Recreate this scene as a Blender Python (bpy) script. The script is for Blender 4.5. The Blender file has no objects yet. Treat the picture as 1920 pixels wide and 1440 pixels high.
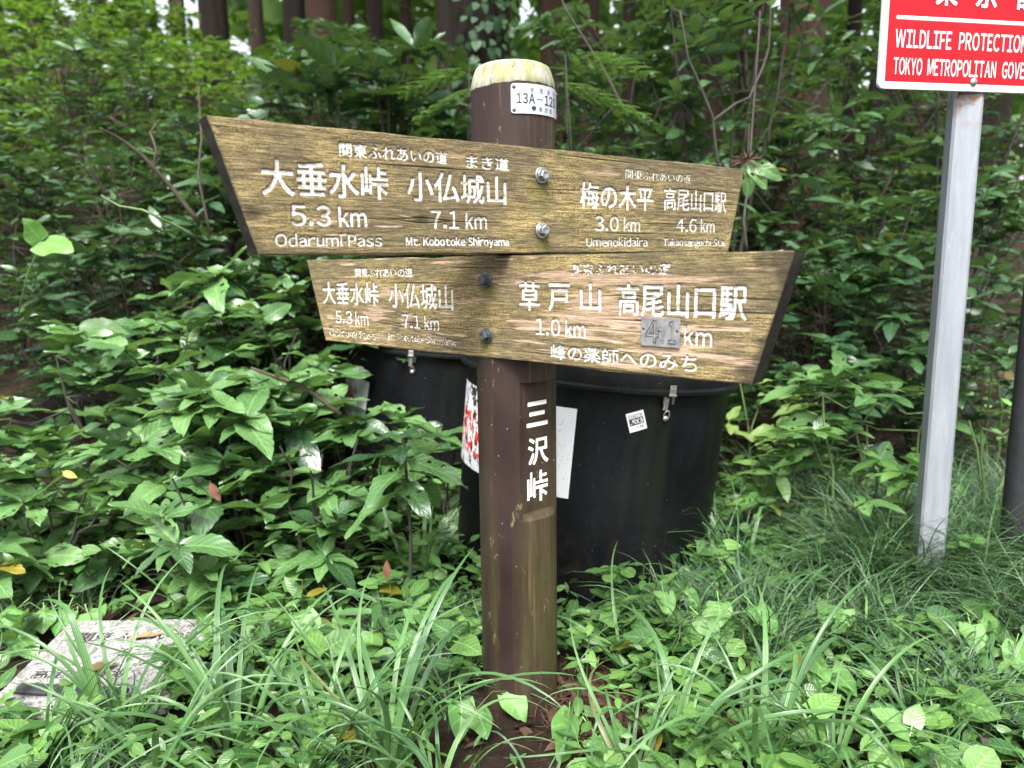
import bpy, math, random
import numpy as np
from mathutils import Matrix, Vector

R = math.radians
scene = bpy.context.scene
col = scene.collection

# ---------------------------------------------------------------- camera, sky, sun, exposure
EYE = 0.94
PITCH, ROLL, FPX = R(9.397), R(-0.7746), 1400.0
cd = bpy.data.cameras.new('camera')
cam = bpy.data.objects.new('camera', cd)
col.objects.link(cam)
cd.sensor_width = 36.0
cd.lens = FPX / 1920 * 36
cd.clip_start, cd.clip_end = 0.05, 500
cam.matrix_world = Matrix.Translation((0, 0, EYE)) @ Matrix.Rotation(R(90) - PITCH, 4, 'X') @ Matrix.Rotation(ROLL, 4, 'Z')
cd.dof.use_dof = True
cd.dof.focus_distance = 1.5
cd.dof.aperture_fstop = cd.lens / 8.0      # an 8 mm pupil: soft background, crisp boards
scene.camera = cam

SUN_EL, SUN_AZ = R(55), R(188)
world = bpy.data.worlds.new('World')
scene.world = world
world.use_nodes = True
wn, wl = world.node_tree.nodes, world.node_tree.links
wn.clear()
sky = wn.new('ShaderNodeTexSky')
sky.sky_type = 'NISHITA'
sky.sun_disc = False
sky.sun_elevation = SUN_EL
sky.sun_rotation = SUN_AZ
sky.air_density = 1.0
sky.dust_density = 4.0
sky.ozone_density = 1.0
hs = wn.new('ShaderNodeHueSaturation')
hs.inputs['Saturation'].default_value = 0.28       # overcast: the sky is nearly white
bgn = wn.new('ShaderNodeBackground')
bgn.inputs['Strength'].default_value = 0.10
out = wn.new('ShaderNodeOutputWorld')
wl.new(sky.outputs[0], hs.inputs['Color'])
wl.new(hs.outputs[0], bgn.inputs['Color'])
wl.new(bgn.outputs[0], out.inputs['Surface'])

sl = bpy.data.lights.new('sun', 'SUN')
sl.energy = 1.5
sl.angle = R(18)
sl.color = (1.0, 0.97, 0.92)
so = bpy.data.objects.new('sun', sl)
col.objects.link(so)
sd = Vector((math.cos(SUN_EL) * math.sin(SUN_AZ), math.cos(SUN_EL) * math.cos(SUN_AZ), math.sin(SUN_EL)))
so.rotation_euler = sd.to_track_quat('Z', 'Y').to_euler()
so.location = (0, 0, 12)

scene.view_settings.view_transform = 'Standard'
scene.view_settings.look = 'None'
scene.view_settings.gamma = 1
scene.view_settings.exposure = 2.15
try:
    scene.view_settings.use_curve_mapping = False
except Exception:
    pass
scene.cycles.max_bounces = 6
scene.cycles.diffuse_bounces = 3
scene.cycles.glossy_bounces = 2
scene.cycles.transmission_bounces = 3
scene.cycles.use_denoising = True

# ---------------------------------------------------------------- helpers
def tag(o, label=None, cat=None, group=None, kind=None):
    for k, v in (('label', label), ('category', cat), ('group', group), ('kind', kind)):
        if v: o[k] = v
    return o

def empty(name, loc=(0, 0, 0), rot=(0, 0, 0)):
    o = bpy.data.objects.new(name, None)
    o.location, o.rotation_euler = loc, rot
    o.empty_display_size = 0.05
    col.objects.link(o)
    return o

def link(name, me, parent=None, mats=()):
    o = bpy.data.objects.new(name, me)
    for m in mats: me.materials.append(m)
    if parent: o.parent = parent
    col.objects.link(o)
    return o

def mesh_np(name, V, Q=None, T=None, uv=None, rnd=None, smooth=True, attrs=None):
    """V (n,3); Q (m,4) quads; T (k,3) tris; uv, rnd per vertex."""
    me = bpy.data.meshes.new(name)
    V = np.asarray(V, dtype=np.float32)
    Q = np.zeros((0, 4), int) if Q is None else np.asarray(Q, int).reshape(-1, 4)
    T = np.zeros((0, 3), int) if T is None else np.asarray(T, int).reshape(-1, 3)
    loops = np.concatenate([Q.ravel(), T.ravel()]).astype(np.int32)
    start = np.concatenate([np.arange(len(Q)) * 4, len(Q) * 4 + np.arange(len(T)) * 3]).astype(np.int32)
    me.vertices.add(len(V)); me.vertices.foreach_set('co', V.ravel())
    me.loops.add(len(loops)); me.loops.foreach_set('vertex_index', loops)
    me.polygons.add(len(start)); me.polygons.foreach_set('loop_start', start)
    me.polygons.foreach_set('use_smooth', np.full(len(start), smooth))
    me.update(calc_edges=True)
    if uv is not None:
        l = me.uv_layers.new(name='UVMap')
        l.data.foreach_set('uv', np.asarray(uv, dtype=np.float32)[loops].ravel())
    at = dict(attrs or {})
    if rnd is not None: at['rnd'] = rnd
    for k, a in at.items():
        t = me.attributes.new(k, 'FLOAT', 'POINT')
        t.data.foreach_set('value', np.asarray(a, dtype=np.float32).ravel())
    me.validate()
    return me

class MB:
    """collects simple pieces into one mesh"""
    def __init__(s): s.V, s.F = [], []
    def add(s, vs, fs):
        b = len(s.V); s.V += [tuple(v) for v in vs]; s.F += [tuple(i + b for i in f) for f in fs]; return s
    def box(s, c, d, M=None, bev=0.0):
        x, y, z = [k / 2 for k in d]
        if bev <= 0:
            vs = [Vector((sx * x, sy * y, sz * z)) for sx in (-1, 1) for sy in (-1, 1) for sz in (-1, 1)]
            fs = [(0, 1, 3, 2), (4, 6, 7, 5), (0, 4, 5, 1), (2, 3, 7, 6), (0, 2, 6, 4), (1, 5, 7, 3)]
        else:
            b = bev; vs = []; idx = {}
            for sx in (-1, 1):
                for sy in (-1, 1):
                    for sz in (-1, 1):
                        for ax in range(3):
                            p = [sx * (x - b), sy * (y - b), sz * (z - b)]
                            p[ax] = (sx * x, sy * y, sz * z)[ax]
                            idx[(sx, sy, sz, ax)] = len(vs); vs.append(Vector(p))
            fs = []
            I = idx
            for s1 in (-1, 1):
                fs.append(tuple(I[(s1, a, b2, 0)] for a, b2 in ((-1, -1), (1, -1), (1, 1), (-1, 1))))
                fs.append(tuple(I[(a, s1, b2, 1)] for a, b2 in ((-1, -1), (1, -1), (1, 1), (-1, 1))))
                fs.append(tuple(I[(a, b2, s1, 2)] for a, b2 in ((-1, -1), (1, -1), (1, 1), (-1, 1))))
            for a in (-1, 1):
                for b2 in (-1, 1):
                    fs.append((I[(a, b2, -1, 0)], I[(a, b2, 1, 0)], I[(a, b2, 1, 1)], I[(a, b2, -1, 1)]))
                    fs.append((I[(a, -1, b2, 0)], I[(a, 1, b2, 0)], I[(a, 1, b2, 2)], I[(a, -1, b2, 2)]))
                    fs.append((I[(-1, a, b2, 1)], I[(1, a, b2, 1)], I[(1, a, b2, 2)], I[(-1, a, b2, 2)]))
                    for c2 in (-1, 1):
                        fs.append((I[(a, b2, c2, 0)], I[(a, b2, c2, 1)], I[(a, b2, c2, 2)]))
        vs = [Vector(c) + v for v in vs]
        if M is not None: vs = [M @ v for v in vs]
        return s.add(vs, fs)
    def tube(s, pts, rad, n=8, cap=True):
        pts = [Vector(p) for p in pts]
        rad = [rad] * len(pts) if isinstance(rad, (int, float)) else rad
        vs, fs = [], []
        ref = None
        for i, p in enumerate(pts):
            d = (pts[min(i + 1, len(pts) - 1)] - pts[max(i - 1, 0)]).normalized()
            if ref is None:
                ref = Vector((1, 0, 0)) if abs(d.x) < 0.8 else Vector((0, 1, 0))
            a = (ref - d * ref.dot(d)).normalized(); ref = a
            b = d.cross(a)
            for k in range(n):
                t = 2 * math.pi * k / n
                vs.append(p + (a * math.cos(t) + b * math.sin(t)) * rad[i])
        for i in range(len(pts) - 1):
            for k in range(n):
                fs.append((i * n + k, i * n + (k + 1) % n, (i + 1) * n + (k + 1) % n, (i + 1) * n + k))
        if cap:
            fs.append(tuple(range(n - 1, -1, -1)))
            fs.append(tuple((len(pts) - 1) * n + k for k in range(n)))
        return s.add(vs, fs)
    def lathe(s, prof, n=32, M=None, a0=0.0, a1=2 * math.pi):
        vs, fs = [], []
        full = abs(a1 - a0 - 2 * math.pi) < 1e-6
        m = n if full else n + 1
        for (r, z) in prof:
            for k in range(m):
                t = a0 + (a1 - a0) * k / n
                v = Vector((r * math.cos(t), r * math.sin(t), z))
                vs.append(M @ v if M is not None else v)
        for i in range(len(prof) - 1):
            for k in range(n):
                k2 = (k + 1) % m
                fs.append((i * m + k, i * m + k2, (i + 1) * m + k2, (i + 1) * m + k))
        return s.add(vs, fs)
    def build(s, name, mat, parent=None, smooth=False, angle=None):
        me = bpy.data.meshes.new(name)
        me.from_pydata([tuple(v) for v in s.V], [], s.F)
        me.validate(); me.update()
        import bmesh
        bm = bmesh.new(); bm.from_mesh(me); bmesh.ops.recalc_face_normals(bm, faces=bm.faces); bm.to_mesh(me); bm.free()
        if smooth:
            me.polygons.foreach_set('use_smooth', [True] * len(me.polygons))
            if angle: me.set_sharp_from_angle(angle=R(angle))
        return link(name, me, parent, [mat])

# value noise on a lattice (numpy)
class VN:
    def __init__(s, seed, n=256):
        s.n = n; s.g = np.random.RandomState(seed).rand(n, n)
    def __call__(s, x, y):
        x = np.asarray(x, float); y = np.asarray(y, float)
        xi, yi = np.floor(x).astype(int), np.floor(y).astype(int)
        fx, fy = x - xi, y - yi
        fx, fy = fx * fx * (3 - 2 * fx), fy * fy * (3 - 2 * fy)
        n, g = s.n, s.g
        a, b = g[yi % n, xi % n], g[yi % n, (xi + 1) % n]
        c, d = g[(yi + 1) % n, xi % n], g[(yi + 1) % n, (xi + 1) % n]
        return (a * (1 - fx) + b * fx) * (1 - fy) + (c * (1 - fx) + d * fx) * fy
    def fbm(s, x, y, o=4):
        t, a, w = 0, 0.5, 0
        for i in range(o):
            t = t + a * s(x * 2 ** i + 17.3 * i, y * 2 ** i + 5.1 * i); w += a; a *= 0.5
        return t / w

# ---------------------------------------------------------------- node materials
class NM:
    def __init__(s, name, rough=0.6, spec=0.5, metal=0.0):
        s.m = bpy.data.materials.new(name); s.m.use_nodes = True
        s.nt = s.m.node_tree; s.n = s.nt.nodes; s.l = s.nt.links
        s.b = s.n['Principled BSDF']
        s.b.inputs['Roughness'].default_value = rough
        s.b.inputs['Specular IOR Level'].default_value = spec
        s.b.inputs['Metallic'].default_value = metal
        s.out = s.n['Material Output']
        s._tc = None
    def put(s, sock, v):
        if hasattr(v, 'node'): s.l.new(v, sock)
        elif isinstance(v, (tuple, list)) and len(v) == 3 and sock.type == 'RGBA': sock.default_value = (*v, 1)
        else: sock.default_value = v
    def tc(s, k='Object'):
        if s._tc is None: s._tc = s.n.new('ShaderNodeTexCoord')
        return s._tc.outputs[k]
    def mapping(s, v, scale=(1, 1, 1), loc=(0, 0, 0), rot=(0, 0, 0)):
        n = s.n.new('ShaderNodeMapping'); s.l.new(v, n.inputs[0])
        n.inputs['Scale'].default_value = scale; n.inputs['Location'].default_value = loc; n.inputs['Rotation'].default_value = rot
        return n.outputs[0]
    def noise(s, v=None, scale=5.0, detail=4, rough=0.55, dist=0.0, out='Fac'):
        n = s.n.new('ShaderNodeTexNoise')
        s.l.new(v if v is not None else s.tc(), n.inputs['Vector'])
        n.inputs['Scale'].default_value = scale; n.inputs['Detail'].default_value = detail
        n.inputs['Roughness'].default_value = rough; n.inputs['Distortion'].default_value = dist
        return n.outputs[out]
    def voronoi(s, v=None, scale=5.0, out='Distance', feature='F1', rand=1.0):
        n = s.n.new('ShaderNodeTexVoronoi'); n.feature = feature
        s.l.new(v if v is not None else s.tc(), n.inputs['Vector'])
        n.inputs['Scale'].default_value = scale; n.inputs['Randomness'].default_value = rand
        return n.outputs[out]
    def math(s, op, a, b=0.0, c=None, clamp=False):
        n = s.n.new('ShaderNodeMath'); n.operation = op; n.use_clamp = clamp
        s.put(n.inputs[0], a); s.put(n.inputs[1], b)
        if c is not None: s.put(n.inputs[2], c)
        return n.outputs[0]
    def step(s, v, lo, hi, to0=0.0, to1=1.0):
        n = s.n.new('ShaderNodeMapRange'); n.clamp = True
        s.put(n.inputs[0], v); s.put(n.inputs[1], lo); s.put(n.inputs[2], hi); s.put(n.inputs[3], to0); s.put(n.inputs[4], to1)
        return n.outputs[0]
    def mix(s, f, a, b, mode='MIX'):
        n = s.n.new('ShaderNodeMix'); n.data_type = 'RGBA'; n.blend_type = mode
        s.put(n.inputs[0], f); s.put(n.inputs[6], a); s.put(n.inputs[7], b)
        return n.outputs[2]
    def attr(s, name):
        n = s.n.new('ShaderNodeAttribute'); n.attribute_name = name
        return n.outputs['Fac']
    def sep(s, v):
        n = s.n.new('ShaderNodeSeparateXYZ'); s.l.new(v, n.inputs[0]); return n.outputs
    def objrnd(s):
        return s.n.new('ShaderNodeObjectInfo').outputs['Random']
    def color(s, v): s.put(s.b.inputs['Base Color'], v); return s
    def rough(s, v): s.put(s.b.inputs['Roughness'], v); return s
    def bump(s, h, dist=0.002, strength=0.5):
        n = s.n.new('ShaderNodeBump'); n.inputs['Distance'].default_value = dist; n.inputs['Strength'].default_value = strength
        s.put(n.inputs['Height'], h); s.l.new(n.outputs[0], s.b.inputs['Normal']); return n.outputs[0]

def leaf_material(name, dark, light, rough=0.38, trans=0.28, vein=0.5, nv=9, spec=0.6, yellow=0.0):
    m = NM(name, rough, spec)
    r = m.math('FRACT', m.math('ADD', m.attr('rnd'), m.objrnd()))
    uv = m.sep(m.tc('UV'))
    c = m.mix(r, dark, light)
    patch = m.noise(scale=14, detail=2)
    c = m.mix(m.math('MULTIPLY', patch, 0.35), c, tuple(k * 0.62 for k in dark))
    au = m.math('ABSOLUTE', m.math('SUBTRACT', uv[0], 0.5))
    mid = m.step(au, 0.012, 0.035, 1, 0)
    s = m.math('SINE', m.math('MULTIPLY', m.math('SUBTRACT', uv[1], m.math('MULTIPLY', au, 0.55)), nv * 2 * math.pi))
    sv = m.step(s, 0.86, 1.0)
    vm = m.math('MAXIMUM', mid, m.math('MULTIPLY', sv, 0.45))
    c = m.mix(m.math('MULTIPLY', vm, vein), c, tuple(min(1, k * 1.7 + 0.05) for k in light))
    if yellow > 0:
        r2 = m.math('FRACT', m.math('MULTIPLY', r, 17.31))
        c = m.mix(m.step(r2, 1 - yellow, 1 - yellow * 0.7), c, (0.20, 0.17, 0.02))
    spots = m.step(m.voronoi(scale=55), 0.05, 0.09, 1, 0)
    c = m.mix(m.math('MULTIPLY', m.math('MULTIPLY', spots, m.step(patch, .55, .6)), 0.5), c, (0.12, 0.09, 0.04))
    m.color(c)
    rr = m.math('ADD', m.step(m.noise(scale=30, detail=2), 0.3, 0.7, rough - 0.12, rough + 0.14), 0.0)
    m.rough(rr)
    hb = m.math('ADD', m.math('MULTIPLY', s, 0.5), m.math('MULTIPLY', m.noise(scale=60, detail=1), 1.0))
    nrm = m.bump(hb, 0.0016, 0.35)
    tr = m.n.new('ShaderNodeBsdfTranslucent')
    m.l.new(m.mix(0.5, c, (0.20, 0.34, 0.03)), tr.inputs['Color'])
    m.l.new(nrm, tr.inputs['Normal'])
    ms = m.n.new('ShaderNodeMixShader'); ms.inputs[0].default_value = trans
    m.l.new(m.b.outputs[0], ms.inputs[1]); m.l.new(tr.outputs[0], ms.inputs[2]); m.l.new(ms.outputs[0], m.out.inputs['Surface'])
    return m.m

M = {}
M['aucuba'] = leaf_material('aucuba_leaf', (0.070, 0.165, 0.050), (0.150, 0.295, 0.092), 0.30, 0.28, 0.4, 7, spec=0.9, yellow=0.0)
M['aucuba_old'] = leaf_material('old_leaf', (0.016, 0.052, 0.020), (0.050, 0.115, 0.038), 0.28, 0.12, 0.3, 7, spec=0.9, yellow=0.003)
M['bank'] = leaf_material('bank_leaf', (0.022, 0.066, 0.024), (0.072, 0.155, 0.055), 0.30, 0.16, 0.25, 6, spec=1.0, yellow=0.002)
M['bank_light'] = leaf_material('light_bank_leaf', (0.050, 0.14, 0.020), (0.15, 0.29, 0.040), 0.42, 0.35, 0.2, 6)
M['ivy'] = leaf_material('ivy_leaf', (0.012, 0.040, 0.014), (0.035, 0.085, 0.03), 0.6, 0.1, 0.2, 3, spec=0.3)
M['herb'] = leaf_material('herb_leaf', (0.032, 0.105, 0.028), (0.165, 0.33, 0.075), 0.36, 0.25, 0.45, 7, spec=0.8, yellow=0.008)
M['heart'] = leaf_material('heart_leaf', (0.09, 0.23, 0.05), (0.17, 0.36, 0.085), 0.40, 0.34, 0.5, 3)
M['pale_leaf'] = leaf_material('pale_leaf', (0.16, 0.27, 0.07), (0.24, 0.36, 0.10), 0.45, 0.3, 0.35, 7)
M['far'] = leaf_material('far_leaf', (0.06, 0.16, 0.03), (0.17, 0.30, 0.06), 0.5, 0.4, 0.0, 4)

def blade_material(name, dark, light, rough=0.4):
    m = NM(name, rough, 0.85)
    r = m.math('FRACT', m.math('ADD', m.attr('rnd'), m.objrnd()))
    uv = m.sep(m.tc('UV'))
    c = m.mix(r, dark, light)
    c = m.mix(m.step(uv[1], 0.0, 0.35, 0.55, 0.0), c, tuple(k * 1.25 + 0.012 for k in light))
    rib = m.math('SINE', m.math('MULTIPLY', uv[0], 26))
    c = m.mix(m.step(rib, 0.2, 1.0, 0.0, 0.18), c, (0.28, 0.42, 0.20))
    r2 = m.math('FRACT', m.math('MULTIPLY', r, 31.7))
    dry = m.math('MULTIPLY', m.step(r2, 0.97, 0.98), 0.7)
    tip = m.math('MULTIPLY', m.step(uv[1], 0.93, 1.0), m.step(r2, 0.5, 0.55))
    c = m.mix(m.math('MAXIMUM', dry, tip), c, (0.22, 0.19, 0.08))
    sp = m.step(m.voronoi(scale=110), 0.04, 0.07, 1, 0)
    c = m.mix(m.math('MULTIPLY', m.math('MULTIPLY', sp, m.step(m.noise(scale=9, detail=1), 0.5, 0.55)), 0.7), c, (0.55, 0.55, 0.42))
    m.color(c)
    nrm = m.bump(rib, 0.0008, 0.5)
    tr = m.n.new('ShaderNodeBsdfTranslucent'); m.l.new(m.mix(0.4, c, (0.2, 0.36, 0.05)), tr.inputs['Color'])
    ms = m.n.new('ShaderNodeMixShader'); ms.inputs[0].default_value = 0.25
    m.l.new(m.b.outputs[0], ms.inputs[1]); m.l.new(tr.outputs[0], ms.inputs[2]); m.l.new(ms.outputs[0], m.out.inputs['Surface'])
    return m.m
M['sedge'] = blade_material('sedge_blade', (0.040, 0.120, 0.038), (0.12, 0.26, 0.075), 0.30)
M['mondo'] = blade_material('mondo_blade', (0.010, 0.045, 0.018), (0.10, 0.23, 0.085), 0.26)

def simple(name, c, rough=0.6, spec=0.5, metal=0.0, var=0.3, scale=20, bump=0.0, bscale=60):
    m = NM(name, rough, spec, metal)
    n = m.noise(scale=scale, detail=5)
    m.color(m.mix(m.step(n, 0.3, 0.75), tuple(k * (1 - var) for k in c), tuple(min(1, k * (1 + var)) for k in c)))
    if bump: m.bump(m.noise(scale=bscale, detail=4), bump, 0.6)
    return m.m
M['stem'] = simple('green_stem', (0.08, 0.13, 0.04), 0.5, var=0.3, scale=30)
M['twig'] = simple('brown_twig', (0.050, 0.036, 0.023), 0.75, var=0.4, scale=25, bump=0.002)
M['dark_twig'] = simple('dark_twig', (0.035, 0.032, 0.022), 0.75, var=0.4, scale=25, bump=0.002)
M['steel'] = simple('galvanised_bolt', (0.36, 0.38, 0.40), 0.42, metal=0.85, var=0.3, scale=90, bump=0.0006, bscale=250)
M['dark_steel'] = simple('dull_dark_bolt', (0.10, 0.11, 0.12), 0.45, metal=0.6, var=0.35, scale=90, bump=0.0006, bscale=250)
M['rusty'] = simple('rusty_screw', (0.13, 0.10, 0.09), 0.5, metal=0.6, var=0.5, scale=200)
M['bright_steel'] = simple('latch_steel', (0.55, 0.54, 0.50), 0.3, metal=0.9, var=0.25, scale=80, bump=0.0005, bscale=200)
M['ink'] = simple('black_print', (0.02, 0.02, 0.025), 0.5, var=0.2)
M['faint_ink'] = simple('worn_print', (0.09, 0.09, 0.10), 0.6, var=0.4, scale=120)
M['white_print'] = simple('white_print', (0.62, 0.62, 0.62), 0.45, var=0.03)
M['red_print'] = simple('red_print', (0.62, 0.035, 0.025), 0.5, var=0.15)

# weathered painted-letter board
def board_material(name, pinkish):
    m = NM(name, 0.8, 0.25)
    v = m.tc()
    fine = m.noise(m.mapping(v, (5, 1, 75)), 1.0 * 6, 6, 0.7, 0.3)
    mid = m.noise(m.mapping(v, (2.2, 1, 26)), 3.0, 5, 0.62, 0.8)
    big = m.noise(m.mapping(v, (1, 1, 2.6)), 3.2, 4, 0.55, 0.6)
    c = m.mix(m.step(mid, 0.33, 0.66), (0.120, 0.086, 0.034), (0.36, 0.275, 0.108))
    c = m.mix(m.step(fine, 0.42, 0.52, 0.85, 0.0), c, (0.040, 0.030, 0.014))
    c = m.mix(m.step(fine, 0.54, 0.64, 0.0, 0.8), c, (0.50, 0.40, 0.23))
    gran = m.noise(m.mapping(v, (38, 1, 85)), 5.0, 4, 0.7)
    c = m.mix(m.math('MULTIPLY', m.step(gran, 0.53, 0.60), m.step(big, 0.40, 0.62, 0.25, 0.85)), c, (0.47, 0.38, 0.175))
    c = m.mix(m.step(gran, 0.44, 0.38, 0, 0.6), c, (0.085, 0.062, 0.030))
    c = m.mix(m.step(big, 0.42, 0.62, 0.55, 0.0), c, (0.075, 0.062, 0.045), )
    speck = m.noise(m.mapping(v, (60, 1, 150)), 3.0, 3, 0.6)
    c = m.mix(m.step(speck, 0.60, 0.68, 0, 0.55), c, (0.052, 0.050, 0.030))
    c = m.mix(m.step(speck, 0.30, 0.38, 0.5, 0), c, (0.50, 0.44, 0.20))
    bare = m.attr('bare')
    barec = m.mix(m.step(fine, 0.4, 0.6), (0.30, 0.20, 0.135), (0.52, 0.38, 0.28))
    c = m.mix(bare, c, barec)
    c = m.mix(m.attr('moss'), c, (0.13, 0.125, 0.025))
    c = m.mix(m.attr('dark'), c, (0.030, 0.024, 0.015))
    p = m.attr('paint')
    wear = m.step(m.noise(m.mapping(v, (40, 1, 90)), 4.0, 4, 0.6), 0.33, 0.39)
    p2 = m.math('MULTIPLY', m.step(p, 0.40, 0.60), wear)
    c = m.mix(m.math('MULTIPLY', m.step(m.attr('groove'), 0.05, 0.5), 0.55), c, (0.09, 0.065, 0.03))
    c = m.mix(p2, c, m.mix(m.step(m.noise(m.mapping(v, (12, 1, 30)), 4.0, 6, 0.7), 0.38, 0.56), (0.30, 0.28, 0.23), (0.66, 0.66, 0.65)))
    m.color(c)
    m.bump(m.math('ADD', m.math('MULTIPLY', fine, 1.0), m.math('MULTIPLY', speck, 0.4)), 0.0022, 0.75)
    return m.m
M['board'] = board_material('weathered_board', 0)

def end_material():
    m = NM('dark_end_grain', 0.75, 0.3)
    n = m.noise(scale=30, detail=6, rough=0.65)
    c = m.mix(m.step(n, 0.35, 0.65), (0.004, 0.0035, 0.003), (0.020, 0.017, 0.012))
    g = m.noise(scale=9, detail=3)
    c = m.mix(m.step(g, 0.58, 0.68, 0, 0.6), c, (0.050, 0.045, 0.018))
    m.color(c); m.bump(n, 0.003, 0.6)
    return m.m
M['board_end'] = end_material()

def post_material():
    m = NM('brown_painted_post', 0.55, 0.25)
    v = m.tc()
    st = m.noise(m.mapping(v, (24, 24, 1.3)), 1.0, 5, 0.6, 0.2)
    st2 = m.noise(m.mapping(v, (70, 70, 2.5)), 1.0, 4, 0.6)
    blot = m.noise(v, 5, 4, 0.6)
    c = m.mix(m.step(blot, 0.3, 0.7), (0.017, 0.0095, 0.0085), (0.034, 0.020, 0.0175))
    # worn, greenish-olive side facing right, and streaks
    xyz = m.sep(v)
    side = m.step(m.math('ADD', xyz[0], m.math('MULTIPLY', m.math('SUBTRACT', st, 0.5), 0.12)), 0.012, 0.055)
    wornz = m.step(m.noise(m.mapping(v, (9, 9, 1.6)), 1.0, 4, 0.6), 0.40, 0.56)
    wcol = m.mix(m.step(st2, 0.38, 0.62), (0.030, 0.023, 0.012), (0.095, 0.070, 0.030))
    c = m.mix(m.math('MULTIPLY', m.math('MULTIPLY', side, wornz), 0.6), c, wcol)
    c = m.mix(m.step(st2, 0.62, 0.70, 0, 0.35), c, (0.16, 0.11, 0.06))
    low = m.math('MULTIPLY', m.step(xyz[2], 0.75, 0.35), m.step(st, 0.42, 0.62))
    c = m.mix(m.math('MULTIPLY', low, 0.3), c, (0.062, 0.055, 0.020))
    chips = m.step(m.voronoi(m.mapping(v, (1, 1, 0.6)), 75), 0.05, 0.075, 1, 0)
    chips = m.math('MULTIPLY', chips, m.step(m.noise(v, 11, 2), 0.50, 0.56))
    c = m.mix(chips, c, (0.42, 0.36, 0.26))
    flake = m.step(m.noise(m.mapping(v, (30, 30, 10)), 1.0, 8, 0.75), 0.63, 0.645)
    c = m.mix(m.math('MULTIPLY', flake, 0.7), c, (0.17, 0.13, 0.075))
    alg = m.math('MULTIPLY', m.step(m.noise(m.mapping(v, (12, 12, 2)), 1.0, 9, 0.8), 0.50, 0.54), m.step(xyz[2], 0.42, 0.10))
    c = m.mix(m.math('MULTIPLY', alg, 0.25), c, (0.075, 0.080, 0.022))
    soil_ = m.math('MULTIPLY', m.step(m.noise(v, 45, 6, 0.75), 0.44, 0.50), m.step(xyz[2], 0.06, -0.05))
    c = m.mix(m.math('MULTIPLY', soil_, 0.7), c, (0.045, 0.032, 0.020))
    crack = m.noise(m.mapping(v, (150, 150, 3)), 1.0, 2)
    c = m.mix(m.step(crack, 0.28, 0.33, 0.55, 0), c, (0.025, 0.015, 0.012))
    p = m.attr('paint')
    c = m.mix(m.step(m.attr('groove'), 0.02, 0.5, 0, 0.6), c, (0.028, 0.016, 0.012))
    wear = m.step(m.noise(scale=160, detail=3), 0.25, 0.32)
    c = m.mix(m.math('MULTIPLY', m.step(p, 0.4, 0.6), wear), c, (0.80, 0.79, 0.76))
    m.color(c)
    m.rough(m.step(blot, 0.3, 0.7, 0.45, 0.7))
    m.bump(m.math('ADD', st2, m.math('MULTIPLY', crack, 0.5)), 0.0016, 0.5)
    return m.m
M['post'] = post_material()

def cap_material():
    m = NM('cream_worn_cap', 0.75, 0.3)
    v = m.tc()
    st = m.noise(m.mapping(v, (60, 60, 5)), 1.0, 5, 0.6)
    n = m.noise(v, 35, 5, 0.65)
    c = m.mix(m.step(st, 0.35, 0.6), (0.18, 0.17, 0.12), (0.38, 0.37, 0.30))
    c = m.mix(m.step(n, 0.48, 0.60, 0, 0.75), c, (0.22, 0.24, 0.10))
    c = m.mix(m.step(m.noise(v, 150, 3), 0.60, 0.66, 0, 0.55), c, (0.22, 0.20, 0.10))
    c = m.mix(m.step(m.noise(m.mapping(v, (110, 110, 2)), 1.0, 2), 0.29, 0.32, 0.8, 0), c, (0.10, 0.08, 0.05))
    m.color(c); m.bump(st, 0.002, 0.5)
    return m.m
M['cap'] = cap_material()

def plastic_black():
    m = NM('scuffed_black_plastic', 0.42, 0.5)
    v = m.tc()
    n = m.noise(v, 4, 5, 0.6)
    c = m.mix(m.step(n, 0.3, 0.7), (0.0018, 0.002, 0.0028), (0.004, 0.0046, 0.006))
    sc = m.step(m.noise(m.mapping(v, (3, 3, 60)), 3, 4, 0.7), 0.66, 0.74, 0, 0.5)
    c = m.mix(m.math('MULTIPLY', sc, m.step(n, 0.45, 0.6)), c, (0.03, 0.032, 0.035))
    dot = m.step(m.voronoi(scale=24), 0.025, 0.04, 1, 0)
    c = m.mix(m.math('MULTIPLY', dot, 0.5), c, (0.25, 0.26, 0.26))
    gr = m.step(m.noise(m.mapping(v, (14, 14, 1.2)), 1.0, 4), 0.52, 0.70, 0, 0.5)
    c = m.mix(gr, c, (0.008, 0.012, 0.007))
    z_ = m.sep(v)[2]
    mud = m.math('MULTIPLY', m.step(m.noise(v, 38, 8, 0.75), 0.50, 0.56), m.step(z_, 0.34, 0.02))
    c = m.mix(m.math('MULTIPLY', mud, 0.6), c, (0.022, 0.018, 0.012))
    dust = m.math('MULTIPLY', m.step(m.noise(m.mapping(v, (6, 6, 1)), 1.0, 8, 0.7), 0.50, 0.64), m.step(m.noise(v, 180, 3), 0.45, 0.60))
    c = m.mix(m.math('MULTIPLY', dust, 0.3), c, (0.025, 0.026, 0.027))
    scr = m.step(m.noise(m.mapping(v, (220, 220, 5)), 1.0, 3), 0.70, 0.72)
    c = m.mix(m.math('MULTIPLY', m.math('MULTIPLY', scr, m.step(n, 0.5, 0.6)), 0.3), c, (0.05, 0.055, 0.055))
    m.color(c); m.rough(m.step(n, 0.35, 0.7, 0.42, 0.65)); m.b.inputs['Specular IOR Level'].default_value = 0.16; m.bump(m.noise(v, 9, 4), 0.006, 0.3)
    return m.m
M['black_plastic'] = plastic_black()

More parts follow.
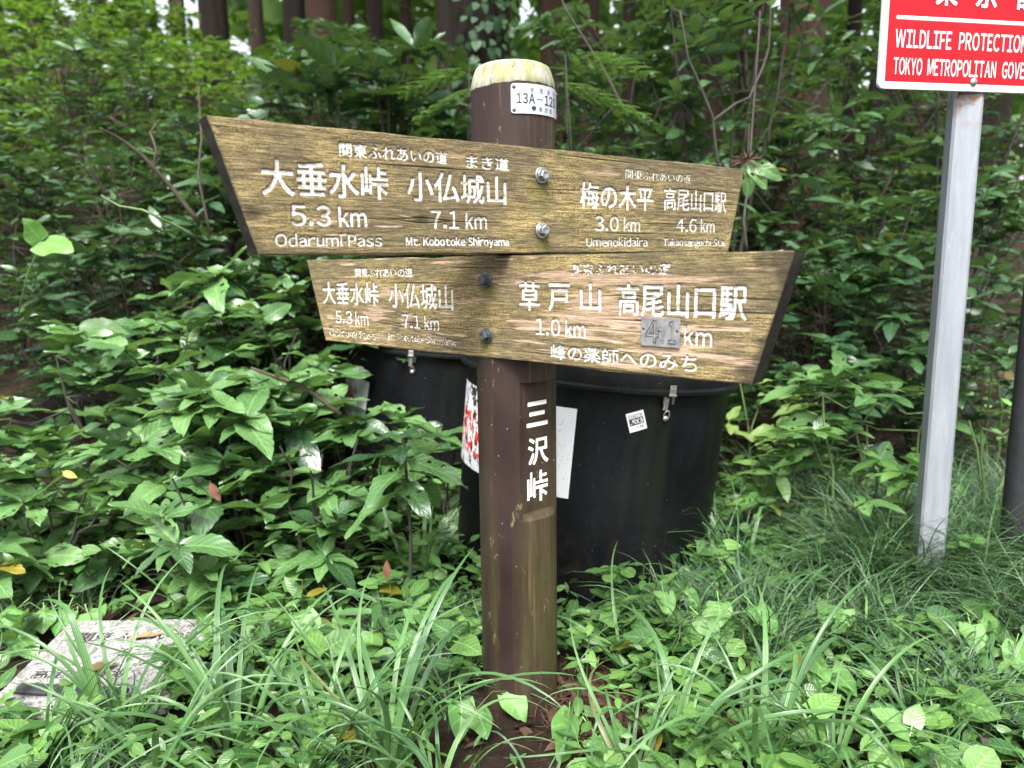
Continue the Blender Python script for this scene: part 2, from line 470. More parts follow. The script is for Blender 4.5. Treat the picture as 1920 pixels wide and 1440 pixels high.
def steel_pole():
    m = NM('galvanised_pole', 0.45, 0.5, 0.25)
    v = m.tc()
    n = m.noise(m.mapping(v, (40, 40, 4)), 1.0, 6, 0.7)
    c = m.mix(m.step(n, 0.3, 0.7), (0.19, 0.21, 0.24), (0.29, 0.31, 0.34))
    w = m.step(m.noise(m.mapping(v, (60, 60, 14)), 1.0, 5, 0.7), 0.56, 0.66)
    w = m.math('MULTIPLY', w, m.step(m.noise(v, 4, 2), 0.45, 0.75))
    c = m.mix(w, c, (0.42, 0.44, 0.46))
    z = m.sep(v)[2]
    rust = m.math('MULTIPLY', m.step(z, 1.24, 1.32), m.step(m.noise(v, 30, 3), 0.50, 0.6))
    c = m.mix(rust, c, (0.20, 0.10, 0.05))
    m.color(c); m.bump(n, 0.001, 0.4)
    return m.m
M['pole'] = steel_pole()

def sign_red():
    m = NM('red_enamel', 0.55, 0.25)
    n = m.noise(scale=3, detail=5)
    c = m.mix(m.step(n, 0.3, 0.7), (0.29, 0.0025, 0.008), (0.34, 0.004, 0.011))
    c = m.mix(m.step(m.voronoi(scale=40), 0.02, 0.035, 0.35, 0), c, (0.40, 0.10, 0.09))
    m.color(c)
    return m.m
M['red'] = sign_red()
def sign_white():
    m = NM('white_enamel', 0.42, 0.5)
    n = m.noise(scale=25, detail=5, rough=0.7)
    c = m.mix(m.step(n, 0.50, 0.72), (0.58, 0.58, 0.58), (0.36, 0.35, 0.30))
    m.color(c); return m.m
M['white'] = sign_white()
def plate_metal():
    m = NM('brushed_aluminium', 0.38, 0.5, 0.35)
    v = m.tc('Generated')
    n = m.noise(m.mapping(v, (60, 60, 3)), 1.0, 4)
    c = m.mix(m.step(n, 0.3, 0.7), (0.40, 0.41, 0.46), (0.60, 0.60, 0.64))
    c = m.mix(m.step(m.noise(scale=90, detail=4), 0.60, 0.68, 0, 0.5), c, (0.35, 0.34, 0.34))
    m.color(c); m.bump(n, 0.0004, 0.4); return m.m
M['plate'] = plate_metal()

def granite():
    m = NM('speckled_granite', 0.7, 0.4)
    v = m.tc()
    n = m.noise(v, 130, 3, 0.6)
    c = m.mix(m.step(m.noise(v, 55, 3), 0.4, 0.6), (0.21, 0.205, 0.195), (0.40, 0.39, 0.37))
    c = m.mix(m.step(n, 0.54, 0.60, 0, 0.85), c, (0.06, 0.06, 0.065))
    d = m.noise(v, 7, 4)
    c = m.mix(m.step(d, 0.52, 0.68, 0, 0.6), c, (0.11, 0.105, 0.08))
    c = m.mix(m.step(m.attr('paint'), 0.35, 0.6), c, (0.02, 0.02, 0.022))
    m.color(c); m.bump(m.noise(v, 160, 3), 0.003, 0.8); return m.m
M['granite'] = granite()

def soil():
    m = NM('forest_soil', 0.9, 0.2)
    v = m.tc()
    n = m.noise(v, 6, 8, 0.7); f = m.noise(v, 60, 6, 0.7)
    c = m.mix(m.step(n, 0.3, 0.7), (0.010, 0.007, 0.005), (0.036, 0.022, 0.014))
    c = m.mix(m.step(f, 0.56, 0.70, 0, 0.8), c, (0.08, 0.038, 0.022))
    m.color(c); m.bump(f, 0.02, 0.9); return m.m
M['soil'] = soil()

def bark(name, a, b, c3):
    m = NM(name, 0.9, 0.2)
    v = m.tc()
    n = m.noise(m.mapping(v, (26, 26, 1.3)), 1.0, 6, 0.65, 0.4)
    c = m.mix(m.step(n, 0.36, 0.62), a, b)
    c = m.mix(m.step(m.noise(v, 2.5, 4), 0.55, 0.68, 0, 0.5), c, c3)
    m.color(c); m.bump(n, 0.04, 1.0); return m.m
M['bark_red'] = bark('red_cedar_bark', (0.010, 0.006, 0.004), (0.070, 0.034, 0.022), (0.035, 0.034, 0.020))
M['bark_dark'] = bark('dark_cedar_bark', (0.004, 0.003, 0.003), (0.024, 0.015, 0.011), (0.010, 0.015, 0.008))
M['bark_grey'] = bark('grey_brown_bark', (0.016, 0.011, 0.008), (0.085, 0.058, 0.042), (0.045, 0.050, 0.030))

def litter_mat():
    m = NM('dry_leaf', 0.7, 0.3)
    r = m.math('FRACT', m.math('ADD', m.attr('rnd'), m.objrnd()))
    c = m.mix(r, (0.020, 0.013, 0.009), (0.080, 0.050, 0.032))
    c = m.mix(m.noise(scale=30), c, (0.10, 0.05, 0.03)); m.color(c); return m.m
M['litter'] = litter_mat()
M['yellow_leaf'] = simple('yellow_fallen_leaf', (0.36, 0.25, 0.02), 0.5, var=0.25, scale=40)
M['brown_leaf'] = simple('brown_fallen_leaf', (0.14, 0.060, 0.035), 0.55, var=0.3, scale=40)
M['beige_leaf'] = simple('beige_fallen_leaf', (0.30, 0.20, 0.10), 0.6, var=0.2, scale=40)
M['olive_leaf'] = simple('olive_fallen_leaf', (0.13, 0.10, 0.035), 0.5, var=0.5, scale=60)
M['black_strip'] = simple('black_strip', (0.035, 0.035, 0.038), 0.6, var=0.4, scale=30, bump=0.002)
M['pebble'] = simple('pebble', (0.10, 0.075, 0.06), 0.7, var=0.4, scale=20, bump=0.004)
M['black_wood'] = simple('blackened_wood', (0.010, 0.011, 0.014), 0.7, var=0.5, scale=14, bump=0.004, bscale=30)

# ---------------------------------------------------------------- lettering
_tc = {}
def _glyph(ch, offset):
    c = bpy.data.curves.new('lettering', 'FONT'); c.body = ch; c.offset = offset; c.resolution_u = 4
    o = bpy.data.objects.new('lettering', c); col.objects.link(o)
    me = bpy.data.meshes.new_from_object(o.evaluated_get(bpy.context.evaluated_depsgraph_get()))
    me.calc_loop_triangles()
    V = np.zeros(len(me.vertices) * 3); me.vertices.foreach_get('co', V); V = V.reshape(-1, 3)[:, :2]
    T = np.zeros(len(me.loop_triangles) * 3, dtype=np.int32); me.loop_triangles.foreach_get('vertices', T)
    bpy.data.objects.remove(o); bpy.data.curves.remove(c); bpy.data.meshes.remove(me)
    return V, T.reshape(-1, 3)
_gc = {}
def text_mesh(s, offset=0.0, gap=0.11):
    """triangles of a string, normalised to its ink box; Latin letters are taken from the full-width forms and set tight"""
    key = (s, offset)
    if key in _tc: return _tc[key]
    if all(ord(ch) < 128 for ch in s):
        x, Vs, Ts, b = 0.0, [], [], 0
        for ch in s:
            if ch == ' ': x += 0.30; continue
            if (ch, offset) not in _gc: _gc[(ch, offset)] = _glyph(chr(ord(ch) + 0xFEE0), offset)
            V, T = _gc[(ch, offset)]; V = V.copy(); w = V[:, 0].max() - V[:, 0].min(); V[:, 0] += x - V[:, 0].min()
            Vs.append(V); Ts.append(T + b); b += len(V); x += w + (gap if ch not in '.' else gap * 1.3)
        V, T = np.concatenate(Vs), np.concatenate(Ts); lo, hi = V.min(0), V.max(0)
        _tc[key] = ((V - lo) / (hi - lo), T, (hi[0] - lo[0]) / (hi[1] - lo[1]))
        return _tc[key]
    c = bpy.data.curves.new('lettering', 'FONT'); c.body = s; c.offset = offset; c.resolution_u = 4
    o = bpy.data.objects.new('lettering', c); col.objects.link(o)
    me = bpy.data.meshes.new_from_object(o.evaluated_get(bpy.context.evaluated_depsgraph_get()))
    me.calc_loop_triangles()
    V = np.zeros(len(me.vertices) * 3); me.vertices.foreach_get('co', V); V = V.reshape(-1, 3)[:, :2]
    T = np.zeros(len(me.loop_triangles) * 3, dtype=np.int32); me.loop_triangles.foreach_get('vertices', T); T = T.reshape(-1, 3)
    bpy.data.objects.remove(o); bpy.data.curves.remove(c); bpy.data.meshes.remove(me)
    lo, hi = V.min(0), V.max(0)
    _tc[key] = ((V - lo) / (hi - lo), T, (hi[0] - lo[0]) / (hi[1] - lo[1]))
    return _tc[key]

def raster(items, x0, x1, z0, z1, px):
    """items: (text, a0, a1, zlo, zhi, bold radius in m, wear) -> (mask, grid x, grid z)"""
    W, H = int((x1 - x0) / px) + 1, int((z1 - z0) / px) + 1
    tot = np.zeros((H, W), np.float32)
    nz = VN(77)
    for (s, a0, a1, b0, b1, bold, wear) in items:
        V, T, _ = text_mesh(s)
        P = np.empty_like(V)
        P[:, 0] = (a0 + bold + V[:, 0] * (a1 - a0 - 2 * bold) - x0) / px
        P[:, 1] = (b0 + bold + V[:, 1] * (b1 - b0 - 2 * bold) - z0) / px
        pad = int(bold / px) + 3
        ix0, ix1 = max(0, int((a0 - x0) / px) - pad), min(W, int((a1 - x0) / px) + pad + 1)
        iz0, iz1 = max(0, int((b0 - z0) / px) - pad), min(H, int((b1 - z0) / px) + pad + 1)
        loc = np.zeros((iz1 - iz0, ix1 - ix0), np.float32)
        for t in T:
            q = P[t] - (ix0, iz0)
            mn = np.floor(q.min(0)).astype(int); mx = np.ceil(q.max(0)).astype(int) + 1
            mn = np.maximum(mn, 0); mx = np.minimum(mx, (loc.shape[1], loc.shape[0]))
            if (mx <= mn).any(): continue
            X, Y = np.meshgrid(np.arange(mn[0], mx[0]), np.arange(mn[1], mx[1]))
            (ax, ay), (bx, by), (cx, cy) = q
            d1 = (X - bx) * (ay - by) - (ax - bx) * (Y - by)
            d2 = (X - cx) * (by - cy) - (bx - cx) * (Y - cy)
            d3 = (X - ax) * (cy - ay) - (cx - ax) * (Y - ay)
            e = 1e-6
            ins = ((d1 >= -e) & (d2 >= -e) & (d3 >= -e)) | ((d1 <= e) & (d2 <= e) & (d3 <= e))
            sub = loc[mn[1]:mx[1], mn[0]:mx[0]]; sub[ins] = 1
        k = bold / px
        if k > 0:                                   # thicken: round brush
            r = int(math.ceil(k)); o2 = loc.copy()
            for dy in range(-r, r + 1):
                for dx in range(-r, r + 1):
                    dd = math.hypot(dx, dy)
                    if dd <= k + 0.35 and (dx or dy):
                        o2 = np.maximum(o2, np.roll(np.roll(loc, dy, 0), dx, 1))
            loc = o2
        if wear > 0:
            yy, xx = np.mgrid[0:loc.shape[0], 0:loc.shape[1]]
            n = nz.fbm((xx + ix0) * px * 260, (yy + iz0) * px * 420, 3)
            loc = loc * np.clip((n - (0.22 + wear * 0.3)) * 14, 1 - wear, 1)
        t2 = tot[iz0:iz1, ix0:ix1]; np.maximum(t2, loc, out=t2)
    return tot

def blur(a, n=1):
    for _ in range(n):
        a = (a + np.roll(a, 1, 0) + np.roll(a, -1, 0)) / 3
        a = (a + np.roll(a, 1, 1) + np.roll(a, -1, 1)) / 3
    return a

def sample(img, x, z, x0, z0, px):
    gx = np.clip((x - x0) / px, 0, img.shape[1] - 1.001); gz = np.clip((z - z0) / px, 0, img.shape[0] - 1.001)
    i, j = gx.astype(int), gz.astype(int); fx, fz = gx - i, gz - j
    return (img[j, i] * (1 - fx) + img[j, i + 1] * fx) * (1 - fz) + (img[j + 1, i] * (1 - fx) + img[j + 1, i + 1] * fx) * fz

# ---------------------------------------------------------------- terrain
_tn = VN(5)
def ground_z(x, y):
    x = np.asarray(x, float); y = np.asarray(y, float)
    z = -0.06 + 0.05 * (_tn.fbm(x * 1.3 + 40, y * 1.3 + 40, 4) - 0.5)
    z = z + 0.02 * np.exp(-(((x - 1.35) / 0.5) ** 2 + ((y - 2.0) / 0.6) ** 2))          # grassy mound round the sign pole
    s = np.clip(y - 3.9 + 0.25 * np.clip(-x, -2, 3), 0, None)
    rise = np.where(x < -1, 0.37, 0.37 - 0.20 * np.clip((x + 1) / 3.5, 0, 1))
    z = z + np.minimum(s * rise, (2.1 - 0.9 * np.clip((x + 3) / 3, 0, 1)) + 0.02 * s)
    return z
def gz(x, y): return float(ground_z(x, y))

gx = np.concatenate([np.linspace(-60, -5, 24), np.linspace(-4.8, 4.8, 130), np.linspace(5, 60, 24)])
gy = np.concatenate([np.linspace(-8, 0.6, 10), np.linspace(0.7, 5, 90), np.linspace(5.2, 90, 70)])
GX, GY = np.meshgrid(gx, gy)
nx_, ny_ = len(gx), len(gy)
ii = (np.arange(ny_ - 1)[:, None] * nx_ + np.arange(nx_ - 1)[None]).ravel()
gm = mesh_np('ground', np.stack([GX.ravel(), GY.ravel(), ground_z(GX, GY).ravel()], 1), Q=np.stack([ii, ii + 1, ii + nx_ + 1, ii + nx_], 1))
tag(link('ground', gm, None, [M['soil']]), kind='structure')

def cam_ray(px, py):
    X, Y = px - 960.0, py - 720.0
    c, s = math.cos(-ROLL), math.sin(-ROLL); X, Y = X * c - Y * s, X * s + Y * c
    a, u = X / FPX, -Y / FPX
    c, s = math.cos(PITCH), math.sin(PITCH)
    return Vector((a, c + u * s, -s + u * c))
def at(px, py, Y):
    d = cam_ray(px, py); return Vector((0, 0, EYE)) + d * (Y / d.y)
def on_ground(px, py, h=0.0):
    """the place on the ground whose point at height h is seen at that pixel of the photograph"""
    d = cam_ray(px, py); k = 0.8
    while k < 40:
        p = Vector((0, 0, EYE)) + d * k
        if p.z <= gz(p.x, p.y) + h: break
        k += 0.01
    return Vector((p.x, p.y, gz(p.x, p.y)))

# ---------------------------------------------------------------- the signpost
PX, PY, PR = 0.0098, 1.5854, 0.085
sp = empty('signpost', (PX, PY, 0))
tag(sp, 'wooden trail signpost: brown round post with two weathered arrow boards crossing it', 'signpost')

def make_post():
    thc, half = R(40), R(39)           # recess: flat chord cut facing right of the camera
    z0, z1 = 0.398, 0.690
    th_panel = np.linspace(thc - half, thc + half, 100)
    th_rest = np.linspace(thc + half, thc - half + 2 * math.pi, 72)[1:-1]
    th = np.concatenate([th_panel, th_rest])
    zz = np.concatenate([np.linspace(-0.25, z0 - 0.004, 60), np.linspace(z0, z1, 240), np.linspace(z1 + 0.003, 1.2785, 60)])
    TH, ZZ = np.meshgrid(th, zz)
    a = PR * math.cos(half) + 0.002
    arc = PR * np.sin(TH - thc)            # coordinate across the flat
    px = 0.0005
    items = [("三", -0.032, 0.029, 0.596, 0.650, 0.0022, 0.08), ("沢", -0.029, 0.030, 0.514, 0.573, 0.0013, 0.08), ("峠", -0.032, 0.028, 0.431, 0.500, 0.0012, 0.08)]
    msk = blur(raster(items, -0.07, 0.07, z0, z1, px), 1)
    inp = (np.abs(TH - thc) <= half + 1e-6) & (ZZ >= z0 - 0.001) & (ZZ <= z1 + 0.001)
    flat = a / np.maximum(np.cos(TH - thc), 0.3)
    u = flat * np.sin(TH - thc)
    paint = np.where(inp, sample(msk, u, ZZ, -0.07, z0, px), 0)
    nzp = VN(9)
    rr = np.full(TH.shape, PR) + 0.0012 * (nzp.fbm(np.cos(TH) * 3 + 5, np.sin(TH) * 3 + ZZ * 2 + 5, 3) - 0.5)
    ledge = np.clip((ZZ - z0) / 0.014, 0, 1)
    depth = np.minimum(flat, rr)
    rin = rr + (depth - rr) * ledge
    rin = rin - 0.002 * np.clip(blur(paint.astype(float), 2), 0, 1)
    r = np.where(inp, rin, rr)
    crack = np.exp(-((TH - R(52)) / 0.008) ** 2) * (ZZ > 0.7)
    r = r - 0.003 * crack
    groove = np.clip(blur(paint.astype(float), 3) - paint, 0, 1)
    X, Y = r * np.sin(TH), -r * np.cos(TH)
    n, m2 = TH.shape[1], TH.shape[0]
    j = np.arange(m2 - 1)[:, None] * n; i = np.arange(n)[None]
    i2 = (i + 1) % n
    Q = np.stack([(j + i).ravel(), (j + i2).ravel(), (j + n + i2).ravel(), (j + n + i).ravel()], 1)
    me = mesh_np('post', np.stack([X.ravel(), Y.ravel(), ZZ.ravel()], 1), Q=Q, attrs={'paint': paint, 'groove': groove + 0.4 * crack})
    me.set_sharp_from_angle(angle=R(40))
    link('post', me, sp, [M['post']])
    # cream chamfered top with an uneven paint line
    vs = []; n = 72
    prof = [(0.0850, 1.2775, 1), (0.0858, 1.2805, 1), (0.0835, 1.292, 0.3), (0.0775, 1.311, 0), (0.0735, 1.3185, 0), (0.066, 1.3225, 0), (0.03, 1.324, 0), (0.0005, 1.3245, 0)]
    V = []
    for k, (r_, z_, w) in enumerate(prof):
        for q in range(n):
            t = 2 * math.pi * q / n
            wob = 0.0022 * math.sin(t * 1.0 - 0.4) + 0.0016 * math.sin(3 * t + 1) + 0.0007 * math.sin(11 * t) + 0.0005 * math.sin(23 * t)
            V.append((r_ * math.sin(t), -r_ * math.cos(t), z_ + wob * w))
    F = [(k * n + q, k * n + (q + 1) % n, (k + 1) * n + (q + 1) % n, (k + 1) * n + q) for k in range(len(prof) - 1) for q in range(n)]
    mc = mesh_np('post_cap', V, Q=F); mc.set_sharp_from_angle(angle=R(35))
    link('post_cap', mc, sp, [M['cap']])
    # solid disc closing the post below the cap
    # insect and nail holes
    for (zz_, t_) in ((0.33, 48), (0.255, 42), (0.20, 8), (0.62, 62), (1.235, 30)):
        t = R(t_); mb = MB(); c = Vector((PR * math.sin(t), -PR * math.cos(t), zz_))
        d = Vector((math.sin(t), -math.cos(t), 0))
        mb.tube([c - d * 0.004, c + d * 0.0006], 0.0028, 8); mb.build('nail_hole', M['ink'], sp)
    # metal number plate bent round the post
    pl_t0, pl_t1, pz0, pz1 = R(-3), R(88), 1.2185, 1.2735
    def wrap(u, z, lift, t0=pl_t0, Rr=PR): t = t0 + u / Rr; return ((Rr + lift) * math.sin(t), -(Rr + lift) * math.cos(t), z)
    Lp = (pl_t1 - pl_t0) * PR
    nu, nv, rc = 60, 12, 0.006
    V = []; F = []
    for lift in (0.0012, 0.0024):
        for b in range(nv + 1):
            for a_ in range(nu + 1):
                u, z = Lp * a_ / nu, pz0 + (pz1 - pz0) * b / nv
                dx = max(rc - u, u - (Lp - rc), 0); dz = max(pz0 + rc - z, z - (pz1 - rc), 0)
                if dx > 0 and dz > 0:
                    h = math.hypot(dx, dz)
                    if h > rc:
                        u += (1 if u < Lp / 2 else -1) * (dx - dx * rc / h); z += (1 if z < (pz0 + pz1) / 2 else -1) * (dz - dz * rc / h)
                V.append(wrap(u, z, lift))
    S = (nu + 1) * (nv + 1)
    for b in range(nv):
        for a_ in range(nu):
            k = b * (nu + 1) + a_
            F.append((S + k, S + k + 1, S + k + nu + 2, S + k + nu + 1)); F.append((k, k + nu + 1, k + nu + 2, k + 1))
    for a_ in range(nu):
        F.append((a_, a_ + 1, S + a_ + 1, S + a_)); k = nv * (nu + 1) + a_; F.append((k, S + k, S + k + 1, k + 1))
    for b in range(nv):
        k = b * (nu + 1); F.append((k, S + k, S + k + nu + 1, k + nu + 1)); k += nu; F.append((k, k + nu + 1, S + k + nu + 1, S + k))
    mp = mesh_np('number_plate', V, Q=F); mp.set_sharp_from_angle(angle=R(40))
    plate = link('number_plate', mp, sp, [M['plate']])
    def plate_text(s, u0, u1, z0_, z1_, mat, off=0.0):
        V, T, _ = text_mesh(s, off)
        P = [wrap(u0 + x * (u1 - u0), z0_ + y * (z1_ - z0_), 0.0027) for x, y in V]
        link('lettering', mesh_np('lettering', P, T=T, smooth=False), plate, [mat])
    for k, ch in enumerate("管理番号"): plate_text(ch, 0.037 + 0.0205 * k, 0.0445 + 0.0205 * k, 1.2578, 1.2665, M['faint_ink'])
    plate_text("13A", 0.0105, 0.0470, 1.2365, 1.2560, M['ink'], 0.022)
    plate_text("-", 0.0515, 0.0640, 1.2452, 1.2468, M['ink'])
    plate_text("120", 0.0705, 0.1110, 1.2365, 1.2560, M['ink'], 0.022)
    for k, ch in enumerate("東京都"): plate_text(ch, 0.0555 + 0.0148 * k, 0.0640 + 0.0148 * k, 1.2235, 1.2325, M['faint_ink'])
    # ginkgo-leaf emblem
    E_ = []; cx, cz = 0.0445, 1.2285
    pts = [(0, -0.0055)] + [(0.0052 * math.sin(t), 0.0005 + 0.0042 * math.cos(t)) for t in np.linspace(R(100), R(-100), 15)]
    E_ = [wrap(cx + x, cz + z, 0.0027) for x, z in pts]
    link('lettering', mesh_np('lettering', E_, T=[(0, k, k + 1) for k in range(1, 15)], smooth=False), plate, [M['ink']])
    for (u, z) in ((0.0058, 1.2672), (0.0058, 1.2248), (Lp - 0.006, 1.2672), (Lp - 0.006, 1.2248)):
        t = pl_t0 + u / PR
        Mt = Matrix.Translation(wrap(u, z, 0.0024)) @ Matrix.Rotation(t, 4, 'Z') @ Matrix.Rotation(R(90), 4, 'X')
        mb = MB(); mb.lathe([(0.0038, -0.0005), (0.0037, 0.0008), (0.0027, 0.0019), (0.0008, 0.0023)], 14, Mt)
        mb.box((0, 0, 0.0022), (0.0034, 0.0007, 0.0008), Mt); mb.box((0, 0, 0.0022), (0.0007, 0.0034, 0.0008), Mt)
        mb.build('screw', M['rusty'], plate, smooth=True, angle=40)
make_post()

UP_T = [("関東ふれあいの道", -0.4223, -0.2150, 1.1115, 1.1345, 0.00035, 0.25), ("まき道", -0.1751, -0.0771, 1.1076, 1.1322, 0.00081, 0.05),
        ("大垂水峠", -0.5534, -0.3351, 1.0450, 1.1000, 0.0012, 0.04), ("小仏城山", -0.2996, -0.0842, 1.0450, 1.0985, 0.0012, 0.04),
        ("5.3", -0.5100, -0.4420, 0.9991, 1.0329, 0.00087, 0.10), ("km", -0.4290, -0.3781, 0.9991, 1.0329, 0.00087, 0.10),
        ("7.1", -0.2540, -0.1930, 0.9986, 1.0310, 0.00081, 0.10), ("km", -0.1790, -0.1303, 0.9986, 1.0310, 0.00081, 0.10),
        ("Odarumi Pass", -0.5377, -0.3512, 0.9667, 0.9880, 0.0006, 0.30), ("Mt. Kobotoke Shiroyama", -0.3054, -0.0797, 0.9637, 0.9850, 0.0006, 0.18),
        ("関東ふれあいの道", 0.2347, 0.4472, 1.1105, 1.1320, 0.00030, 0.35), ("梅の木平", 0.1035, 0.3231, 1.0440, 1.0985, 0.00130, 0.04),
        ("高尾山口駅", 0.3575, 0.5811, 1.0480, 1.1000, 0.00081, 0.05), ("3.0", 0.1456, 0.2160, 0.9989, 1.0310, 0.00074, 0.10), ("km", 0.2310, 0.2820, 0.9989, 1.0310, 0.00074, 0.10),
        ("4.6", 0.4010, 0.4730, 1.0000, 1.0320, 0.00074, 0.12), ("km", 0.4880, 0.5396, 1.0000, 1.0320, 0.00074, 0.12),
        ("Umenokidaira", 0.1217, 0.3067, 0.9668, 0.9872, 0.0005, 0.42), ("Takaosanguchi Sta.", 0.3583, 0.5824, 0.9630, 0.9860, 0.0004, 0.42)]
LO_T = [("関東ふれあいの道", -0.4346, -0.2250, 0.9065, 0.9275, 0.00035, 0.35), ("大垂水峠", -0.5719, -0.3464, 0.8387, 0.8940, 0.0009, 0.05),
        ("小仏城山", -0.3113, -0.0984, 0.8374, 0.8940, 0.0009, 0.05), ("5.3", -0.5225, -0.4540, 0.7916, 0.8246, 0.00074, 0.15), ("km", -0.4410, -0.3899, 0.7916, 0.8246, 0.00074, 0.15),
        ("7.1", -0.2668, -0.2060, 0.7920, 0.8244, 0.00081, 0.15), ("km", -0.1920, -0.1441, 0.7920, 0.8244, 0.00081, 0.10),
        ("Odarumi Pass", -0.5524, -0.3634, 0.7579, 0.7803, 0.0005, 0.75), ("Mt. Kobotoke Shiroyama", -0.3180, -0.0940, 0.7570, 0.7800, 0.0005, 0.75),
        ("関東ふれあいの道", 0.2149, 0.4206, 0.9129, 0.9333, 0.0005, 0.75),
        ("草", 0.0882, 0.1393, 0.8447, 0.8993, 0.00099, 0.12), ("戸", 0.1598, 0.2112, 0.8461, 0.8975, 0.00112, 0.12), ("山", 0.2330, 0.2807, 0.8476, 0.8985, 0.00112, 0.12),
        ("高尾山口駅", 0.3158, 0.5527, 0.8430, 0.8990, 0.00087, 0.10),
        ("1.0", 0.1284, 0.1880, 0.7979, 0.8318, 0.00068, 0.15), ("km", 0.2000, 0.2464, 0.7979, 0.8318, 0.00068, 0.25),
        ("km", 0.4455, 0.4961, 0.7985, 0.8325, 0.00068, 0.2), ("峰の薬師へのみち", 0.1650, 0.4717, 0.7545, 0.7840, 0.00068, 0.18)]

def make_board(yaw, t, items, corners, zt, zb, thick, seed, big_end, bare_amt, label):
    """corners: along-board coordinates TL, BL, TR, BR of the front face; local frame x along, -y out of the face, z up"""
    aTL, aBL, aTR, aBR = corners
    n_ = Vector((math.sin(yaw), -math.cos(yaw), 0))
    b = empty('signboard', (n_.x * t, n_.y * t, 0), (0, 0, yaw)); b.parent = sp
    b['label'] = label
    px = 0.0005
    x0, x1 = min(aTL, aBL) - .01, max(aTR, aBR) + .01
    msk = blur(raster(items, x0, x1, zb, zt, px), 1)
    st = 0.00105
    na, nz_ = int((x1 - x0) / st), int((zt - zb) / st)
    uu, vv = np.meshgrid(np.linspace(0, 1, na), np.linspace(0, 1, nz_))
    nse = VN(seed); n2 = VN(seed + 1)
    aL = aBL + (aTL - aBL) * vv; aR = aBR + (aTR - aBR) * vv
    # edges slightly uneven
    A = aL + (aR - aL) * uu
    Z = zb + (zt - zb) * vv
    Z = Z + (vv - 0.5) * 2 * 0.0060 * (nse.fbm(A * 11, vv * 3 + 3, 6) - 0.55) * (np.abs(vv - .5) * 2) ** 8
    A = A + 0.0012 * (nse.fbm(Z * 60, uu * 3 + 8, 4) - 0.5) * (np.abs(uu - .5) * 2) ** 60
    paint = sample(msk, A, Z, x0, zb, px)
    g = blur(paint, 1)
    warp = 0.010 * (nse.fbm(A * 3.1, Z * 9, 3) - 0.5)
    knots = [(-0.57, 1.015, .010), (-0.27, 1.012, 0.008), (0.30, 1.075, .007)] if zt > 1 else [(-0.23, 0.80, 0.012), (0.33, 0.87, 0.008), (0.62, 0.79, 0.007)]
    kn = 0
    for (ka, kz, kr) in knots:
        d = np.hypot((A - ka) / 1.7, Z - kz)
        warp = warp + 0.9 * kr * np.exp(-(d / (kr * 3)) ** 2) * np.sign(Z - kz); kn = kn + np.exp(-(d / kr) ** 2)
    ring = nse((Z + warp) * 260, A * 2.2 + 7) * 0.6 + nse((Z + warp) * 620, A * 6) * 0.4
    relief = 0.0011 * (ring - 0.5) + 0.0014 * (n2.fbm(A * 7, Z * 24, 4) - 0.5) - 0.002 * kn
    # checks: long thin cracks along the grain
    cr = np.zeros_like(A); rs = np.random.RandomState(seed + 5)
    for _ in range(9):
        c0 = rs.uniform(x0 + .05, x1 - .1); ln = rs.uniform(.05, .2); cz = rs.uniform(zb + .01, zt - .01)
        line = cz + warp * 0.6 + (A - c0) * rs.uniform(-.02, .02)
        cr = np.maximum(cr, np.exp(-((Z - line) / 0.0009) ** 2) * np.clip(1 - np.abs(A - c0) / ln, 0, 1) ** 0.5)
    bareN = n2.fbm(A * 9 + 3, (Z + warp) * 130, 5) + 0.35 * (n2.fbm(A * 2.3 + 9, Z * 9, 2) - 0.5)
    bare = np.clip((bareN - (0.70 - bare_amt)) * 16, 0, 1) * np.clip((ring - 0.25) * 3, 0.3, 1)
    for (ca, cz, wa, wz) in ([(0.17, 1.118, 0.055, 0.010), (-0.2, 1.128, 0.04, 0.006)] if zt > 1 else [(0.27, 0.846, 0.11, 0.040), (-0.30, 0.870, 0.05, 0.012), (-0.36, 0.825, .05, .016), (-0.24, 0.812, 0.035, 0.012), (0.29, 0.905, 0.2, 0.012), (-0.17, 0.775, 0.04, 0.008)]):
        e = 1 - np.hypot((A - ca) / wa, (Z - cz) / wz) + 2.0 * (n2.fbm(A * 16, Z * 170, 5) - 0.5)
        bare = np.maximum(bare, np.clip(e * 5, 0, 1) * (0.55 if zt > 1 else 0.85) * np.clip(ring * 1.6, .4, 1))
    sg = 1 if big_end == 'R' else -1
    endd = (A * sg - (max(abs(aTR), abs(aTL)) - 0.085)) / 0.085 + 1.6 * (n2.fbm(A * 16, Z * 30, 4) - 0.5) - 0.4 + 0.5 * (zt - Z) / (zt - zb)
    dk = np.clip(endd * 3, 0, 0.72) if big_end == 'R' else np.clip(endd - .2, 0, 0.35)
    if big_end == 'L': dk = np.maximum(dk, 0.5 * np.clip(1 - np.hypot((A + 0.33) / 0.16, (Z - 1.138) / 0.010) + n2.fbm(A * 20, Z * 60, 3) - 0.5, 0, 1))
    dk = np.maximum(dk, np.clip(cr * 1.1, 0, 0.85)); dk = np.maximum(dk, np.clip(kn, 0, 0.8))
    edge = np.minimum(np.minimum(Z - zb, zt - Z), np.minimum(A - aL, aR - A))
    dk = np.maximum(dk, 0.45 * np.clip(1 - edge / 0.004 + 1.5 * (n2.fbm(A * 30, Z * 30, 2) - 0.5), 0, 1))
    moss = np.zeros_like(A)
